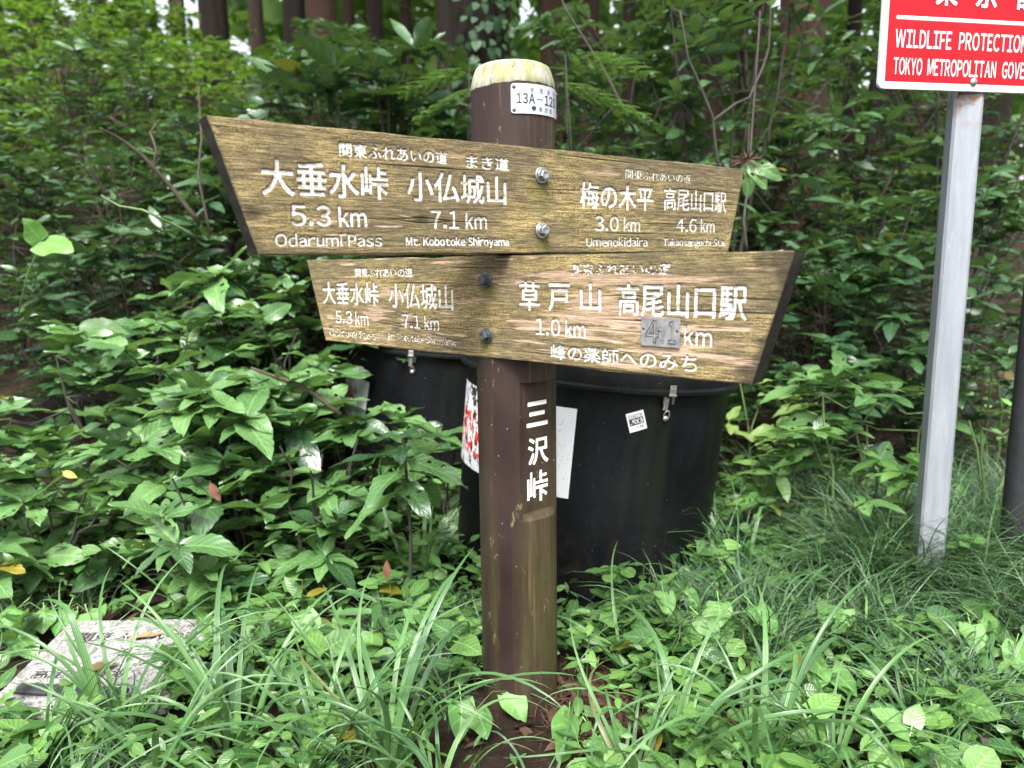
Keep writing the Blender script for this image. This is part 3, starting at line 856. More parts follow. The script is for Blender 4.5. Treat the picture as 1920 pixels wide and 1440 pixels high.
    for zb_ in ((1.1042, 0.9978) if zt > 1 else (0.902, 0.7903)):   # greenish run-off below each bolt; darker disc centred just under it
        dz = zb_ - Z
        run = np.exp(-((A - 0.004 * np.sin(Z * 80)) / 0.017) ** 2) * np.clip(dz / 0.012, 0, 1) * np.clip(1.25 - dz / 0.075, 0, 1)
        moss = np.maximum(moss, run * (0.45 + 0.5 * n2.fbm(A * 60, Z * 40, 3)))
        dk = np.maximum(dk, 0.65 * np.exp(-(np.hypot(A, (Z - zb_ + .006)) / 0.019) ** 4))
    bev = np.clip(1 - edge / 0.0035, 0, 1) ** 2 * 0.0022
    Y = -(relief - 0.0024 * np.clip(g * 1.4, 0, 1) - 0.0022 * cr - bev - 0.0009 * bare)
    V = np.stack([A.ravel(), Y.ravel(), Z.ravel()], 1)
    j = np.arange(nz_ - 1)[:, None] * na; i = np.arange(na - 1)[None]
    Q = np.stack([(j + i).ravel(), (j + i + 1).ravel(), (j + na + i + 1).ravel(), (j + na + i).ravel()], 1)
    groove = np.clip(blur(g, 2) * 1.6 - paint, 0, 1)
    me = mesh_np('board_face', V, Q=Q, attrs={'paint': paint, 'bare': bare, 'moss': moss, 'dark': dk, 'groove': groove})
    link('board_face', me, b, [M['board']])
    # body: back and edges, sharing the front outline
    ring_i = list(range(na)) + [k * na + na - 1 for k in range(1, nz_)] + [(nz_ - 1) * na + k for k in range(na - 2, -1, -1)] + [k * na for k in range(nz_ - 2, 0, -1)]
    F0 = V[ring_i]; n = len(ring_i)
    B0 = F0.copy(); B0[:, 1] = thick
    M0 = F0.copy(); M0[:, 1] = thick - 0.003; 
    cen = F0.mean(0); B0[:, 0] = cen[0] + (B0[:, 0] - cen[0]) * 0.997; B0[:, 2] = cen[2] + (B0[:, 2] - cen[2]) * 0.98
    k = np.arange(n); k2 = (k + 1) % n
    Qs = np.concatenate([np.stack([k, k + n, k2 + n, k2], 1), np.stack([k + n, k + 2 * n, k2 + 2 * n, k2 + n], 1)])
    Vs = np.concatenate([F0, M0, B0, [[cen[0], thick, cen[2]]]])
    Ts = np.stack([k + 2 * n, np.full(n, 3 * n), k2 + 2 * n], 1)
    mb_ = mesh_np('board_body', Vs, Q=Qs, T=Ts, smooth=False)
    o = link('board_body', mb_, b, [M['board_end'], M['board_top']])
    nl = len(mb_.polygons); nor = np.zeros(nl * 3); mb_.polygons.foreach_get('normal', nor); nor = nor.reshape(-1, 3)
    mb_.polygons.foreach_set('material_index', (np.abs(nor[:, 2]) > 0.75).astype(np.int32))
    return b
def board_top_material():
    m = NM('board_edge', 0.8, 0.25)
    v = m.tc(); fine = m.noise(m.mapping(v, (4, 60, 60)), 3.0, 5, 0.7)
    m.color(m.mix(m.step(fine, 0.4, 0.6), (0.09, 0.065, 0.03), (0.42, 0.33, 0.18))); m.bump(fine, 0.002, 0.6); return m.m
M['board_top'] = board_top_material()
bU = make_board(0.6409, 0.0881, UP_T, (-0.6271, -0.5646, 0.6480, 0.5942), 1.1556, 0.9531, 0.046, 21, 'L', -0.09, 'upper weathered board, its broad slanted end pointing left')
bL = make_board(-0.7288, 0.0893, LO_T, (-0.6352, -0.5697, 0.6224, 0.5645), 0.9490, 0.7434, 0.046, 51, 'R', 0.07, 'lower weathered board with bare pinkish patches and dark right end')

def bolt(parent, z, mat, flip):
    mb = MB(); Mx = Matrix.Translation((0, 0, z)) @ Matrix.Rotation(R(90), 4, 'X')
    mb.lathe([(0.0, 0.0005), (0.0150, 0.0005), (0.0155, 0.0012), (0.0155, 0.0026), (0.0148, 0.0032), (0.0115, 0.0034)], 32, Mx)
    mb.lathe([(0.0112, 0.003), (0.0112, 0.0062), (0.0104, 0.0068)], 24, Mx)
    # hex head with chamfered top
    hexa = lambda r, z_: [Vector((r * math.cos(R(60 * k + 12 + flip)), r * math.sin(R(60 * k + 12 + flip)), z_)) for k in range(6)]
    vs = hexa(0.0104, 0.006) + hexa(0.0104, 0.0140) + hexa(0.0092, 0.0153) + hexa(0.0065, 0.0155) + hexa(0.0055, 0.0150) + [Vector((0, 0, 0.0150))]
    fs = [(k + 6 * l, (k + 1) % 6 + 6 * l, (k + 1) % 6 + 6 * (l + 1), k + 6 * (l + 1)) for l in range(4) for k in range(6)] + [(24 + k, 24 + (k + 1) % 6, 30) for k in range(6)]
    mb.add([Mx @ v for v in vs], fs)
    mb.build('bolt', mat, parent, smooth=True, angle=30)
bolt(bU, 1.1042, M['steel'], 0); bolt(bU, 0.9978, M['steel'], 20)
bolt(bL, 0.9020, M['dark_steel'], 8); bolt(bL, 0.7903, M['dark_steel'], 33)

# grey metal patch with the outlined 4.1
def patch_material():
    m = NM('zinc_patch', 0.5, 0.4, 0.4)
    n = m.noise(scale=45, detail=5, rough=0.65)
    c = m.mix(m.step(n, 0.35, 0.65), (0.15, 0.15, 0.15), (0.33, 0.34, 0.35)); m.color(c); return m.m
M['patch'] = patch_material()
mb = MB(); mb.box((0.4036, -0.0028, 0.8178), (0.0747, 0.0016, 0.0489), bev=0.0004); pt = mb.build('metal_patch', M['patch'], bL)
V, T, _ = text_mesh("4.1", 0.0)
V2, T2, _ = text_mesh("4.1", 0.0)
def flat_text(s, x0, x1, z0, z1, y, mat, parent, off=0.0, mirror=False):
    V, T, _ = text_mesh(s, off)
    P = [((x1 - x * (x1 - x0)) if mirror else (x0 + x * (x1 - x0)), y, z0 + q * (z1 - z0)) for x, q in V]
    return link('lettering', mesh_np('lettering', P, T=T, smooth=False), parent, [mat])
def outline_text(s, x0, x1, z0, z1, y, w, mat, parent):
    c = bpy.data.curves.new('lettering', 'FONT'); c.body = s; c.fill_mode = 'NONE'; c.bevel_depth = 0.016; c.bevel_resolution = 0; c.resolution_u = 3; c.offset = 0.02
    o = bpy.data.objects.new('lettering', c); col.objects.link(o)
    me = bpy.data.meshes.new_from_object(o.evaluated_get(bpy.context.evaluated_depsgraph_get())); bpy.data.objects.remove(o)
    V = np.zeros(len(me.vertices) * 3); me.vertices.foreach_get('co', V); V = V.reshape(-1, 3)
    lo, hi = V.min(0), V.max(0)
    V = np.stack([x0 + (V[:, 0] - lo[0]) / (hi[0] - lo[0]) * (x1 - x0), y - V[:, 2] * 0.03, z0 + (V[:, 1] - lo[1]) / (hi[1] - lo[1]) * (z1 - z0)], 1)
    me.vertices.foreach_set('co', V.ravel()); me.update()
    return link('lettering', me, parent, [mat])
for ch_, xa, xb, za, zb_ in (("４", 0.3760, 0.4010, 0.7990, 0.8380), ("．", 0.4055, 0.4120, 0.7990, 0.8055), ("１", 0.4190, 0.4340, 0.7990, 0.8380)):
    outline_text(ch_, xa, xb, za, zb_, -0.0038, 0.0006, M['ink'], pt)
for (x, z) in ((0.3715, 0.8235), (0.4020, 0.8205), (0.4360, 0.8220)):
    mb = MB(); Mx = Matrix.Translation((x, -0.0036, z)) @ Matrix.Rotation(R(90), 4, 'X'); mb.lathe([(0.0028, 0), (0.0022, 0.0010), (0.0003, 0.0014)], 10, Mx); mb.build('nail', M['rusty'], pt, smooth=True)

# ---------------------------------------------------------------- red sign on a square steel pole
rs_ = empty('wildlife_sign', (1.105, 1.90, 0), (0, 0, R(11)))
tag(rs_, 'red and white enamel wildlife protection sign on a square galvanised pole', 'sign')
mb = MB(); w = 0.066; lean = 0.0
mb.box((0.0, 0.0, 0.72), (w, w, 1.66), bev=0.006); pl_ = mb.build('pole', M['pole'], rs_); pl_.location = (0.052, 0.052, 0); pl_.rotation_euler = (0, 0, R(-25))
SX0, SX1, SZ0, SZ1 = -0.230, 0.300, 1.331, 1.80
def rrect(x0, x1, z0, z1, r, n=6):
    p = []
    for (cx, cz, a0) in ((x1 - r, z1 - r, 0), (x0 + r, z1 - r, 90), (x0 + r, z0 + r, 180), (x1 - r, z0 + r, 270)):
        for k in range(n + 1):
            a = R(a0 + 90 * k / n); p.append((cx + r * math.cos(a), cz + r * math.sin(a)))
    return p
def slab(x0, x1, z0, z1, r, y0, y1, name, mat, parent):
    p = rrect(x0, x1, z0, z1, r); n = len(p)
    pi = rrect(x0 + .001, x1 - .001, z0 + .001, z1 - .001, max(r - .001, .001))
    mb = MB(); mb.add([(x, y1, z) for x, z in p] + [(x, y0 + 0.0007, z) for x, z in p] + [(x, y0, z) for x, z in pi],
       [tuple(range(n))] + [(k, (k + 1) % n, n + (k + 1) % n, n + k) for k in range(n)] + [(n + k, n + (k + 1) % n, 2 * n + (k + 1) % n, 2 * n + k) for k in range(n)] + [tuple(2 * n + k for k in range(n))])
    return mb.build(name, mat, parent)
pan = slab(SX0, SX1, SZ0, SZ1, 0.014, 0.004, 0.0125, 'panel', M['white'], rs_)
slab(SX0 + 0.0150, SX1 - 0.0150, SZ0 + 0.0165, SZ1 - 0.015, 0.003, 0.0034, 0.0044, 'red_field', M['red'], pan)
def st(s, x0, x1, z0, z1, off=0.02): flat_text(s, x0, x1, z0, z1, 0.0029, M['white_print'], pan, off)
st("WILDLIFE", SX0 + 0.036, SX0 + 0.188, SZ0 + 0.0935, SZ0 + 0.134, 0.014)
st("PROTECTION", SX0 + 0.209, SX0 + 0.400, SZ0 + 0.0935, SZ0 + 0.134, 0.014)
st("AREA", SX0 + 0.420, SX0 + 0.492, SZ0 + 0.0935, SZ0 + 0.134, 0.014)
st("TOKYO", SX0 + 0.036, SX0 + 0.113, SZ0 + 0.0325, SZ0 + 0.0715, 0.014)
st("METROPOLITAN", SX0 + 0.128, SX0 + 0.318, SZ0 + 0.0325, SZ0 + 0.0715, 0.014)
st("GOVERNMENT", SX0 + 0.336, SX0 + 0.494, SZ0 + 0.0325, SZ0 + 0.0715, 0.014)
slab(SX0 + 0.036, SX1 - 0.036, SZ0 + 0.1555, SZ0 + 0.1645, 0.003, 0.0027, 0.0034, 'rule', M['white_print'], pan)
for k, ch in enumerate("東京都"):
    for q, (dx, dz) in enumerate(((0, 0), (.0016, 0), (-.0016, 0), (0, .0014), (0, -.0014), (.0012, .0012), (-.0012, -.0012), (.0012, -.0012), (-.0012, .0012))):
        flat_text(ch, SX0 + 0.138 + 0.109 * k + dx, SX0 + 0.194 + 0.109 * k + dx, SZ0 + 0.192 + dz, SZ0 + 0.262 + dz, 0.0029 - 0.00012 * q, M['white_print'], pan)
Mx = Matrix.Translation((0.028, 0.0035, SZ0 + 0.022)) @ Matrix.Rotation(R(90), 4, 'X')
mb = MB(); mb.lathe([(0.0095, 0), (0.0092, 0.0022), (0.0068, 0.0048), (0.0015, 0.0058)], 20, Mx); mb.box((0, 0, 0.0056), (0.007, 0.0016, 0.0012), Mx); mb.box((0, 0, 0.0056), (0.0016, 0.007, 0.0012), Mx)
mb.build('screw', M['steel'], pan, smooth=True, angle=40)

# ---------------------------------------------------------------- black tubs with latched lids
def tub_group(name, base, lean, az, label, big_sticker, latch_t, sticker2):
    t_ = empty(name, base, (0, lean, 0)); tag(t_, label, 'tub', 'black lidded tubs behind the signpost')
    RB = 0.415; H = 0.665
    mb = MB(); mb.lathe([(0.0005, 0), (RB - 0.015, 0), (RB - 0.004, 0.012), (RB - 0.002, 0.2), (RB, 0.45), (RB + 0.002, H - 0.02), (RB + .002, H)], 96)
    mb.build('body', M['black_plastic'], t_, smooth=True, angle=40)
    mb = MB(); rng = random.Random(4)
    mb.lathe([(RB + 0.004, H - 0.002), (RB + 0.026, H - 0.006), (RB + 0.030, H - 0.002), (RB + 0.030, H + 0.006), (RB + 0.022, H + 0.012), (RB + 0.022, H + 0.066), (RB + 0.014, H + 0.078), (RB - 0.05, H + 0.084), (RB - 0.10, H + 0.078), (0.0005, H + 0.090)], 96)
    mb.build('lid', M['black_plastic'], t_, smooth=True, angle=35)
    def cyl(t, z, lift): return Vector(((RB + lift) * math.sin(t), -(RB + lift) * math.cos(t), z))
    for lt in latch_t:
        la = empty('latch', (0, 0, 0)); la.parent = t_
        Mt = Matrix.Rotation(lt, 4, 'Z') @ Matrix.Translation((0, -(RB + 0.001), H))
        def put(name, f):
            mb = MB(); f(mb); mb.build(name, M['bright_steel'], la, smooth=True, angle=35)
        put('hook_plate', lambda m_: (m_.box((0, -0.0325, 0.010), (0.020, 0.003, 0.030), Mt, 0.001), m_.lathe([(0.003, 0), (0.0024, .0015), (0.0003, .002)], 8, Mt @ Matrix.Translation((-0.005, -0.034, 0.016)) @ Matrix.Rotation(R(90), 4, 'X')), m_.lathe([(0.003, 0), (0.0024, .0015), (0.0003, .002)], 8, Mt @ Matrix.Translation((0.005, -0.034, 0.016)) @ Matrix.Rotation(R(90), 4, 'X'))))
        put('latch_bar', lambda m_: (m_.box((0, -0.033, -0.002), (0.024, 0.006, 0.006), Mt, 0.001), m_.box((-0.001, -0.013, -0.030), (0.014, 0.006, 0.036), Mt @ Matrix.Rotation(R(7), 4, 'Y'), 0.0015)))
        for s_ in (-1, 1):
            pts = [Mt @ Vector((s_ * 0.013 + 0.0038 * math.cos(k * 0.9), -0.017 + 0.0038 * math.sin(k * 0.9), -0.006 - 0.00055 * k)) for k in range(42)]
            put('spring', lambda m_: m_.tube(pts, 0.0011, 5))
        ringp = [Mt @ Vector((0.0025 + 0.0085 * math.cos(k * math.pi / 9), -0.010 - 0.003 * math.sin(k * math.pi / 9), -0.062 + 0.014 * math.sin(k * math.pi / 9))) for k in range(19)]
        put('catch_ring', lambda m_: (m_.tube(ringp, 0.0022, 6), m_.lathe([(0.0075, -.001), (0.0072, 0.003), (0.004, 0.0055), (0.0003, 0.006)], 12, Mt @ Matrix.Translation((0.001, -0.007, -0.071)) @ Matrix.Rotation(R(90), 4, 'X'))))
    def sheet(name, tc, zc, w, h, rot, lift, mat, nu=40, nv=20):
        V = []; UVs = []
        for b in range(nv + 1):
            for a in range(nu + 1):
                u, v = (a / nu - .5) * w, (b / nv - .5) * h
                uu_, vv_ = u * math.cos(rot) - v * math.sin(rot), u * math.sin(rot) + v * math.cos(rot)
                V.append(cyl(tc + uu_ / RB, zc + vv_, lift)); UVs.append((a / nu, b / nv))
        F = [(b * (nu + 1) + a, b * (nu + 1) + a + 1, (b + 1) * (nu + 1) + a + 1, (b + 1) * (nu + 1) + a) for b in range(nv) for a in range(nu)]
        return link(name, mesh_np(name, V, Q=F, uv=UVs), t_, [mat])
    def cyl_text(s, tc, zc, u0, u1, v0, v1, rot, lift, mat, parent, off=0.01, mirror=False):
        V, T, _ = text_mesh(s, off); P = []
        for x, q in V:
            x = 1 - x if mirror else x
            u, v = u0 + x * (u1 - u0), v0 + q * (v1 - v0)
            uu_, vv_ = u * math.cos(rot) - v * math.sin(rot), u * math.sin(rot) + v * math.cos(rot)
            P.append(cyl(tc + uu_ / RB, zc + vv_, lift))
        link('lettering', mesh_np('lettering', P, T=T, smooth=False), parent, [mat])
    for (tc, zc, w_, h_, rot) in big_sticker:
        sheet('sticker', tc, zc, w_, h_, rot, 0.0035, M['sticker'])
    if sticker2:
        tc, zc = sticker2
        s2 = sheet('sticker', tc, zc, 0.050, 0.054, R(19), 0.0035, M['white_print'], 8, 8)
        bd = 0.0016
        cyl_text("RANDOM", tc, zc, -0.020, 0.020, 0.008, 0.022, R(19), 0.0040, M['ink'], s2, 0.01)
        sheet('sticker_band', tc, zc, 0.041, 0.019, R(19), 0.0040, M['ink'], 4, 4).parent = s2
        # centre the band just under the word
        cyl_text("EXP.", tc, zc, -0.017, 0.017, -0.0068, 0.0066, R(19), 0.0045, M['white_print'], s2, 0.03, True)
        cyl_text("ランダム実験", tc, zc, -0.017, 0.017, -0.0205, -0.0125, R(19), 0.0040, M['faint_ink'], s2)
    return t_
def sticker_mat():
    m = NM('peeling_white_sticker', 0.5, 0.4)
    uv = m.tc('UV'); s = m.sep(uv)
    c = m.mix(m.step(m.noise(scale=160, detail=4), 0.62, 0.68), (0.62, 0.62, 0.64), (0.34, 0.34, 0.35))
    # blocks of worn red print and peeled patches towards one side
    br = m.noise(m.mapping(uv, (26, 9, 1)), 1.0, 1)
    left = m.step(s[0], 0.62, 0.56)
    red = m.math('MULTIPLY', m.math('MULTIPLY', m.step(br, 0.50, 0.52), left), m.math('MULTIPLY', m.step(s[1], 0.15, 0.18), m.step(s[1], 0.72, 0.68)))
    c = m.mix(red, c, (0.62, 0.035, 0.03))
    pn = m.noise(m.mapping(uv, (13, 5, 1)), 1.0, 6, 0.7)
    thr = m.step(s[0], 0.62, 0.80, 0.53, 0.76)
    peel = m.step(m.math('SUBTRACT', pn, thr), 0.0, 0.015)
    c = m.mix(peel, c, (0.012, 0.013, 0.015)); m.color(c); return m.m
M['sticker'] = sticker_mat()
tub_group('black_tub', (0.212, 2.40, -0.070), R(5.6), 0, 'black lidded tub behind the post, small square sticker below its steel latch',
          [(R(-49), 0.475, 0.520, 0.255, 0.0)], (R(20.5),), (R(9.5), 0.583))
tub_group('black_tub', (-0.385, 3.42, -0.10), R(5.0), 0, 'farther black lidded tub showing left of the post behind leafy seedling',
          [(R(-58), 0.44, 0.26, 0.20, R(-8))], (R(-10),), None)

# dark pole at the far right edge
mb = MB(); mb.tube([(1.320, 1.90, -0.1), (1.318, 1.90, 0.5), (1.316, 1.90, 0.90)], [0.036, 0.034, 0.032], 16)
tag(mb.build('wooden_stake', M['black_wood'], None, smooth=True, angle=40), 'blackened wooden stake standing in the grass right of the galvanised sign pole', 'stake')
bpy.data.objects['wooden_stake'].location = (0.100, 0.12, 0)

# ---------------------------------------------------------------- engraved granite slab
def make_slab():
    sb = empty('granite_slab', (-0.995, 1.715, -0.022), (R(3.0), R(1.0), R(2.5)))
    tag(sb, 'speckled granite slab with engraved black characters lying in the grass', 'stone slab')
    W, D, Hh = 0.405, 0.385, 0.06; st_ = 0.0016; px = 0.0005
    items = [("関東", -0.142, -0.055, 0.085, 0.132, 0.0009, 0.0), ("ふれあいの道", -0.040, 0.165, 0.088, 0.128, 0.0008, 0.0),
             ("る", -0.01, 0.025, 0.015, 0.052, 0.0007, 0.0), ("高尾山", -0.165, -0.045, -0.072, -0.038, 0.0006, 0.0), ("口", -0.02, 0.008, -0.070, -0.040, 0.0006, 0.0), ("池", 0.02, 0.052, -0.072, -0.036, 0.0006, 0.0)]
    msk = blur(raster(items, -W / 2, W / 2, -D / 2, D / 2, px), 1)
    na, nb = int(W / st_), int(D / st_)
    X, Y = np.meshgrid(np.linspace(-W / 2, W / 2, na), np.linspace(-D / 2, D / 2, nb))
    p = sample(msk, X, Y, -W / 2, -D / 2, px); n = VN(31)
    e = np.minimum(np.minimum(X + W / 2, W / 2 - X), np.minimum(Y + D / 2, D / 2 - Y))
    Z = 0.0012 * (n.fbm(X * 160, Y * 160, 3) - .5) - 0.0018 * p - 0.004 * np.clip(1 - e / 0.005, 0, 1) ** 2
    V = np.stack([X.ravel(), Y.ravel(), Z.ravel()], 1)
    j = np.arange(nb - 1)[:, None] * na; i = np.arange(na - 1)[None]
    Q = np.stack([(j + i).ravel(), (j + i + 1).ravel(), (j + na + i + 1).ravel(), (j + na + i).ravel()], 1)
    ring_i = list(range(na)) + [k * na + na - 1 for k in range(1, nb)] + [(nb - 1) * na + k for k in range(na - 2, -1, -1)] + [k * na for k in range(nb - 2, 0, -1)]
    F0 = V[ring_i].copy(); F0[:, 2] = -Hh; b0 = len(V); m = len(ring_i); k = np.arange(m); ri = np.array(ring_i)
    Q = np.concatenate([Q, np.stack([b0 + k, b0 + (k + 1) % m, ri[(k + 1) % m], ri[k]], 1)])
    me = mesh_np('stone', np.concatenate([V, F0]), Q=Q, attrs={'paint': np.concatenate([p.ravel(), np.zeros(m)])})
    me.set_sharp_from_angle(angle=R(50)); link('stone', me, sb, [M['granite']])
make_slab()
mb = MB(); mb.box((0, 0, 0), (0.265, 0.034, 0.009), bev=0.002)
o = mb.build('black_strip', M['black_strip']); o.location = (-1.02, 1.575, -0.019); o.rotation_euler = (R(3), 0, R(-6))
tag(o, 'flat black strip lying across the front of the granite slab', 'strip')

# ---------------------------------------------------------------- leaves and plants
def leaf_tpl(L=0.12, W=0.055, nseg=10, half=2, shape='ellip', serr=0.0, nser=6, fold=0.18, droop=0.2, pet=0.15, seed=0, wave=0.03):
    rs = random.Random(seed)
    bend = rs.uniform(-0.13, 0.13)
    V, UV, F = [], [], []
    nl = 2 * half + 1
    for i in range(nseg + 1):
        v = i / nseg
        if shape == 'ellip': w = math.sin(math.pi * v ** 0.92) ** 0.75 * (1 - 0.25 * v)
        elif shape == 'lance': w = math.sin(math.pi * v ** 0.75) ** 0.9
        elif shape == 'heart': w = (1 - v) ** 0.75 * min(1, (v * 5 + 0.55)) * 1.05 if v < 1 else 0
        elif shape == 'round': w = math.sqrt(max(0, 1 - (2 * v - 1) ** 2))
        else: w = math.sin(math.pi * v)
        if i == nseg: w = 0.0
        elif i == 0 and shape != 'heart': w = 0.03
        sv = v * nser
        ws = w * (1 - serr * (sv - math.floor(sv))) if 0 < i < nseg else w
        for j in range(nl):
            s = (j - half) / half
            x = s * (ws if abs(s) == 1 else w) * W / 2
            y = v * L
            if shape == 'heart':
                xe = math.sin(math.pi * min(1, v) ** 0.62) ** 0.85 * W / 2 if 0 < v < 1 else 0
                ye = L * (v ** 1.1 - 0.26 * math.exp(-((v - 0.14) / 0.12) ** 2))
                a_ = abs(s) ** 0.8
                x = (1 if s > 0 else -1) * xe * abs(s) if s else 0
                y = v * L * (1 - a_) + ye * a_
            z = -droop * L * v * v + fold * abs(x) + wave * W * math.sin(v * 11 + seed + s) * abs(s)
            x += bend * L * v * v
            V.append((x, y, z)); UV.append((0.5 + s * 0.5, v))
    for i in range(nseg):
        for j in range(nl - 1):
            a = i * nl + j; F.append((a, a + 1, a + nl + 1, a + nl))
    if pet > 0:
        b = len(V); pw = max(0.0012, W * 0.02)
        V += [(-pw, -pet * L, 0.02 * L), (pw, -pet * L, 0.02 * L), (pw, 0.02 * L, 0.0005), (-pw, 0.02 * L, 0.0005)]; UV += [(0.49, 0), (0.51, 0), (0.51, 0.02), (0.49, 0.02)]; F.append((b, b + 1, b + 2, b + 3))
    return np.array(V), np.array(F), np.array(UV)

def frames(dirs, ups, roll=None):
    """N x 3x3 matrices whose columns are x (width), y (length), z (upper side)"""
    y = dirs / np.linalg.norm(dirs, axis=1, keepdims=True)
    z = ups - (ups * y).sum(1, keepdims=True) * y; z /= np.linalg.norm(z, axis=1, keepdims=True) + 1e-9
    x = np.cross(y, z)
    if roll is not None:
        c, s = np.cos(roll)[:, None], np.sin(roll)[:, None]; x, z = x * c + z * s, z * c - x * s
    return np.stack([x, y, z], 2)

def merge(tpls, idx, pos, rot, scl, rng):
    Vs, Fs, Us, Rn = [], [], [], []; b = 0
    for t in range(len(tpls)):
        sel = np.where(idx == t)[0]
        if not len(sel): continue
        V, F, U = tpls[t]
        W_ = np.einsum('nij,vj->nvi', rot[sel], V) * scl[sel][:, None, None] + pos[sel][:, None, :]
        n = len(sel); nv = len(V)
        Vs.append(W_.reshape(-1, 3)); Fs.append((F[None] + (np.arange(n) * nv)[:, None, None] + b).reshape(-1, 4))
        Us.append(np.tile(U, (n, 1))); Rn.append(np.repeat(rng.rand(n), nv)); b += n * nv
    return np.concatenate(Vs), np.concatenate(Fs), np.concatenate(Us), np.concatenate(Rn)

def shrub_layout(rng, H, Rad, ntip, whorl, lsize, zlow=0.25, flat=0.35, droop=0.15, stems=5):
    """a leafy bush: list of stem polylines, and leaf positions, frames, scales"""
    lines, P, D, U, S = [], [], [], [], []
    mains = []
    for k in range(stems):
        a = rng.rand() * 2 * math.pi; r = Rad * rng.uniform(0.15, 0.6); top = H * rng.uniform(0.65, 0.95)
        pts = [np.array([0.04 * math.cos(a), 0.04 * math.sin(a), 0]) + (np.array([r * math.cos(a), r * math.sin(a), top])) * np.array([t ** 1.3, t ** 1.3, t]) + rng.normal(0, 0.012, 3) * (t > 0) for t in np.linspace(0, 1, 6)]
        mains.append(pts); lines.append((pts, 0.008 * H + 0.003, 0.003))
    for k in range(ntip):
        a = rng.rand() * 2 * math.pi; q = rng.rand() ** 0.45
        z = H * (zlow + (1 - zlow) * rng.rand() ** 0.8)
        env = math.sqrt(max(0.03, 1 - ((z / H - 0.35) / 0.72) ** 2))
        r = Rad * q * env
        tip = np.array([r * math.cos(a), r * math.sin(a), z])
        best = min(((np.linalg.norm(p - tip) + (0.35 * H if p[2] > z else 0), p) for pts in mains for p in pts[1:]), key=lambda t: t[0])[1]
        midp = (best + tip) / 2 + np.array([0, 0, -0.06 * H])
        lines.append(([best, midp, tip], 0.0038, 0.002))
        ax = tip - midp; ax /= np.linalg.norm(ax)
        n = whorl + rng.randint(-2, 3); a0 = rng.rand() * 6.28
        for j in range(max(3, n)):
            aa = a0 + j * 2.4 + rng.normal(0, 0.15)
            back = 0.02 * rng.rand() * (j / n) * 3
            el = rng.normal(flat - 0.35 * (j / n), 0.22)
            d = np.array([math.cos(aa) * math.cos(el), math.sin(aa) * math.cos(el), math.sin(el)]) + 0.35 * ax
            P.append(tip - ax * back); D.append(d); U.append(np.array([0, 0, 1.0]) + rng.normal(0, 0.22, 3)); S.append(lsize * rng.uniform(0.6, 1.15) * (0.75 if j < 2 else 1))
    return lines, np.array(P), np.array(D), np.array(U), np.array(S)

def stems_mb(lines, n=5):
    mb = MB()
    for pts, r0, r1 in lines:
        rr = np.linspace(r0, r1, len(pts)); mb.tube(pts, list(rr), n, cap=False)
    return mb

# leaf templates (unit length 1 along y; scale gives metres)
AUC = [leaf_tpl(1, 0.48 + 0.06 * (k % 3), 16, 3, 'ellip', 0.16, 7, 0.22 - 0.05 * (k % 2), [0.05, 0.18, 0.30, 0.12, 0.42][k % 5], 0.14, k, 0.05 + 0.03 * (k % 2)) for k in range(9)]
BANK = [leaf_tpl(1, 0.36 + 0.05 * k, 7, 1, 'ellip', 0.10, 4, 0.20, 0.15 + 0.1 * k, 0.12, k) for k in range(3)]
LIGHT = [leaf_tpl(1, 0.42 + 0.05 * k, 5, 1, 'ellip', 0.0, 4, 0.15, 0.2, 0.12, k) for k in range(2)]
HEART = [leaf_tpl(1, 0.98 - 0.08 * k, 14, 3, 'heart', 0.0, 4, -0.10 + 0.22 * k, 0.10 + 0.15 * k, 0.6, k, 0.05) for k in range(3)]
OVATE = [leaf_tpl(1, 0.46, 14, 2, 'ellip', 0.14, 7, 0.15, 0.18, 0.18, k) for k in range(2)]
ROUND = [leaf_tpl(1, 0.78, 8, 2, 'round', 0.0, 4, 0.12, 0.05, 0.3, k) for k in range(2)]
SMALL = [leaf_tpl(1, 0.5, 6, 1, 'ellip', 0.12, 4, 0.15, 0.15, 0.15, 1), leaf_tpl(1, 0.85, 6, 1, 'heart', 0, 3, 0.1, 0.15, 0.5, 2), leaf_tpl(1, 0.8, 5, 1, 'round', 0, 3, 0.1, 0.05, 0.3, 3)]

def nibble(tpls, rate, seed):
    rs = np.random.RandomState(seed); o = []
    for k, (V, F, U) in enumerate(tpls):
        if k % 2: o.append((V, np.delete(F, rs.choice(len(F) - 1, max(1, int(len(F) * rate)), replace=False), 0), U))
        else: o.append((V, F, U))
    return o
AUC, HEART, OVATE = nibble(AUC, .035, 1), nibble(HEART + HEART[:1], .04, 2), nibble(OVATE + OVATE, .05, 3)
_leafmesh = {}
def leaf_mesh(key, tpl, mat):
    if (key, mat) not in _leafmesh:
        V, F, U = tpl
        me = mesh_np('leaf', V, Q=F, uv=U, rnd=np.zeros(len(V))); me.materials.append(M[mat]); _leafmesh[(key, mat)] = me
    return _leafmesh[(key, mat)]

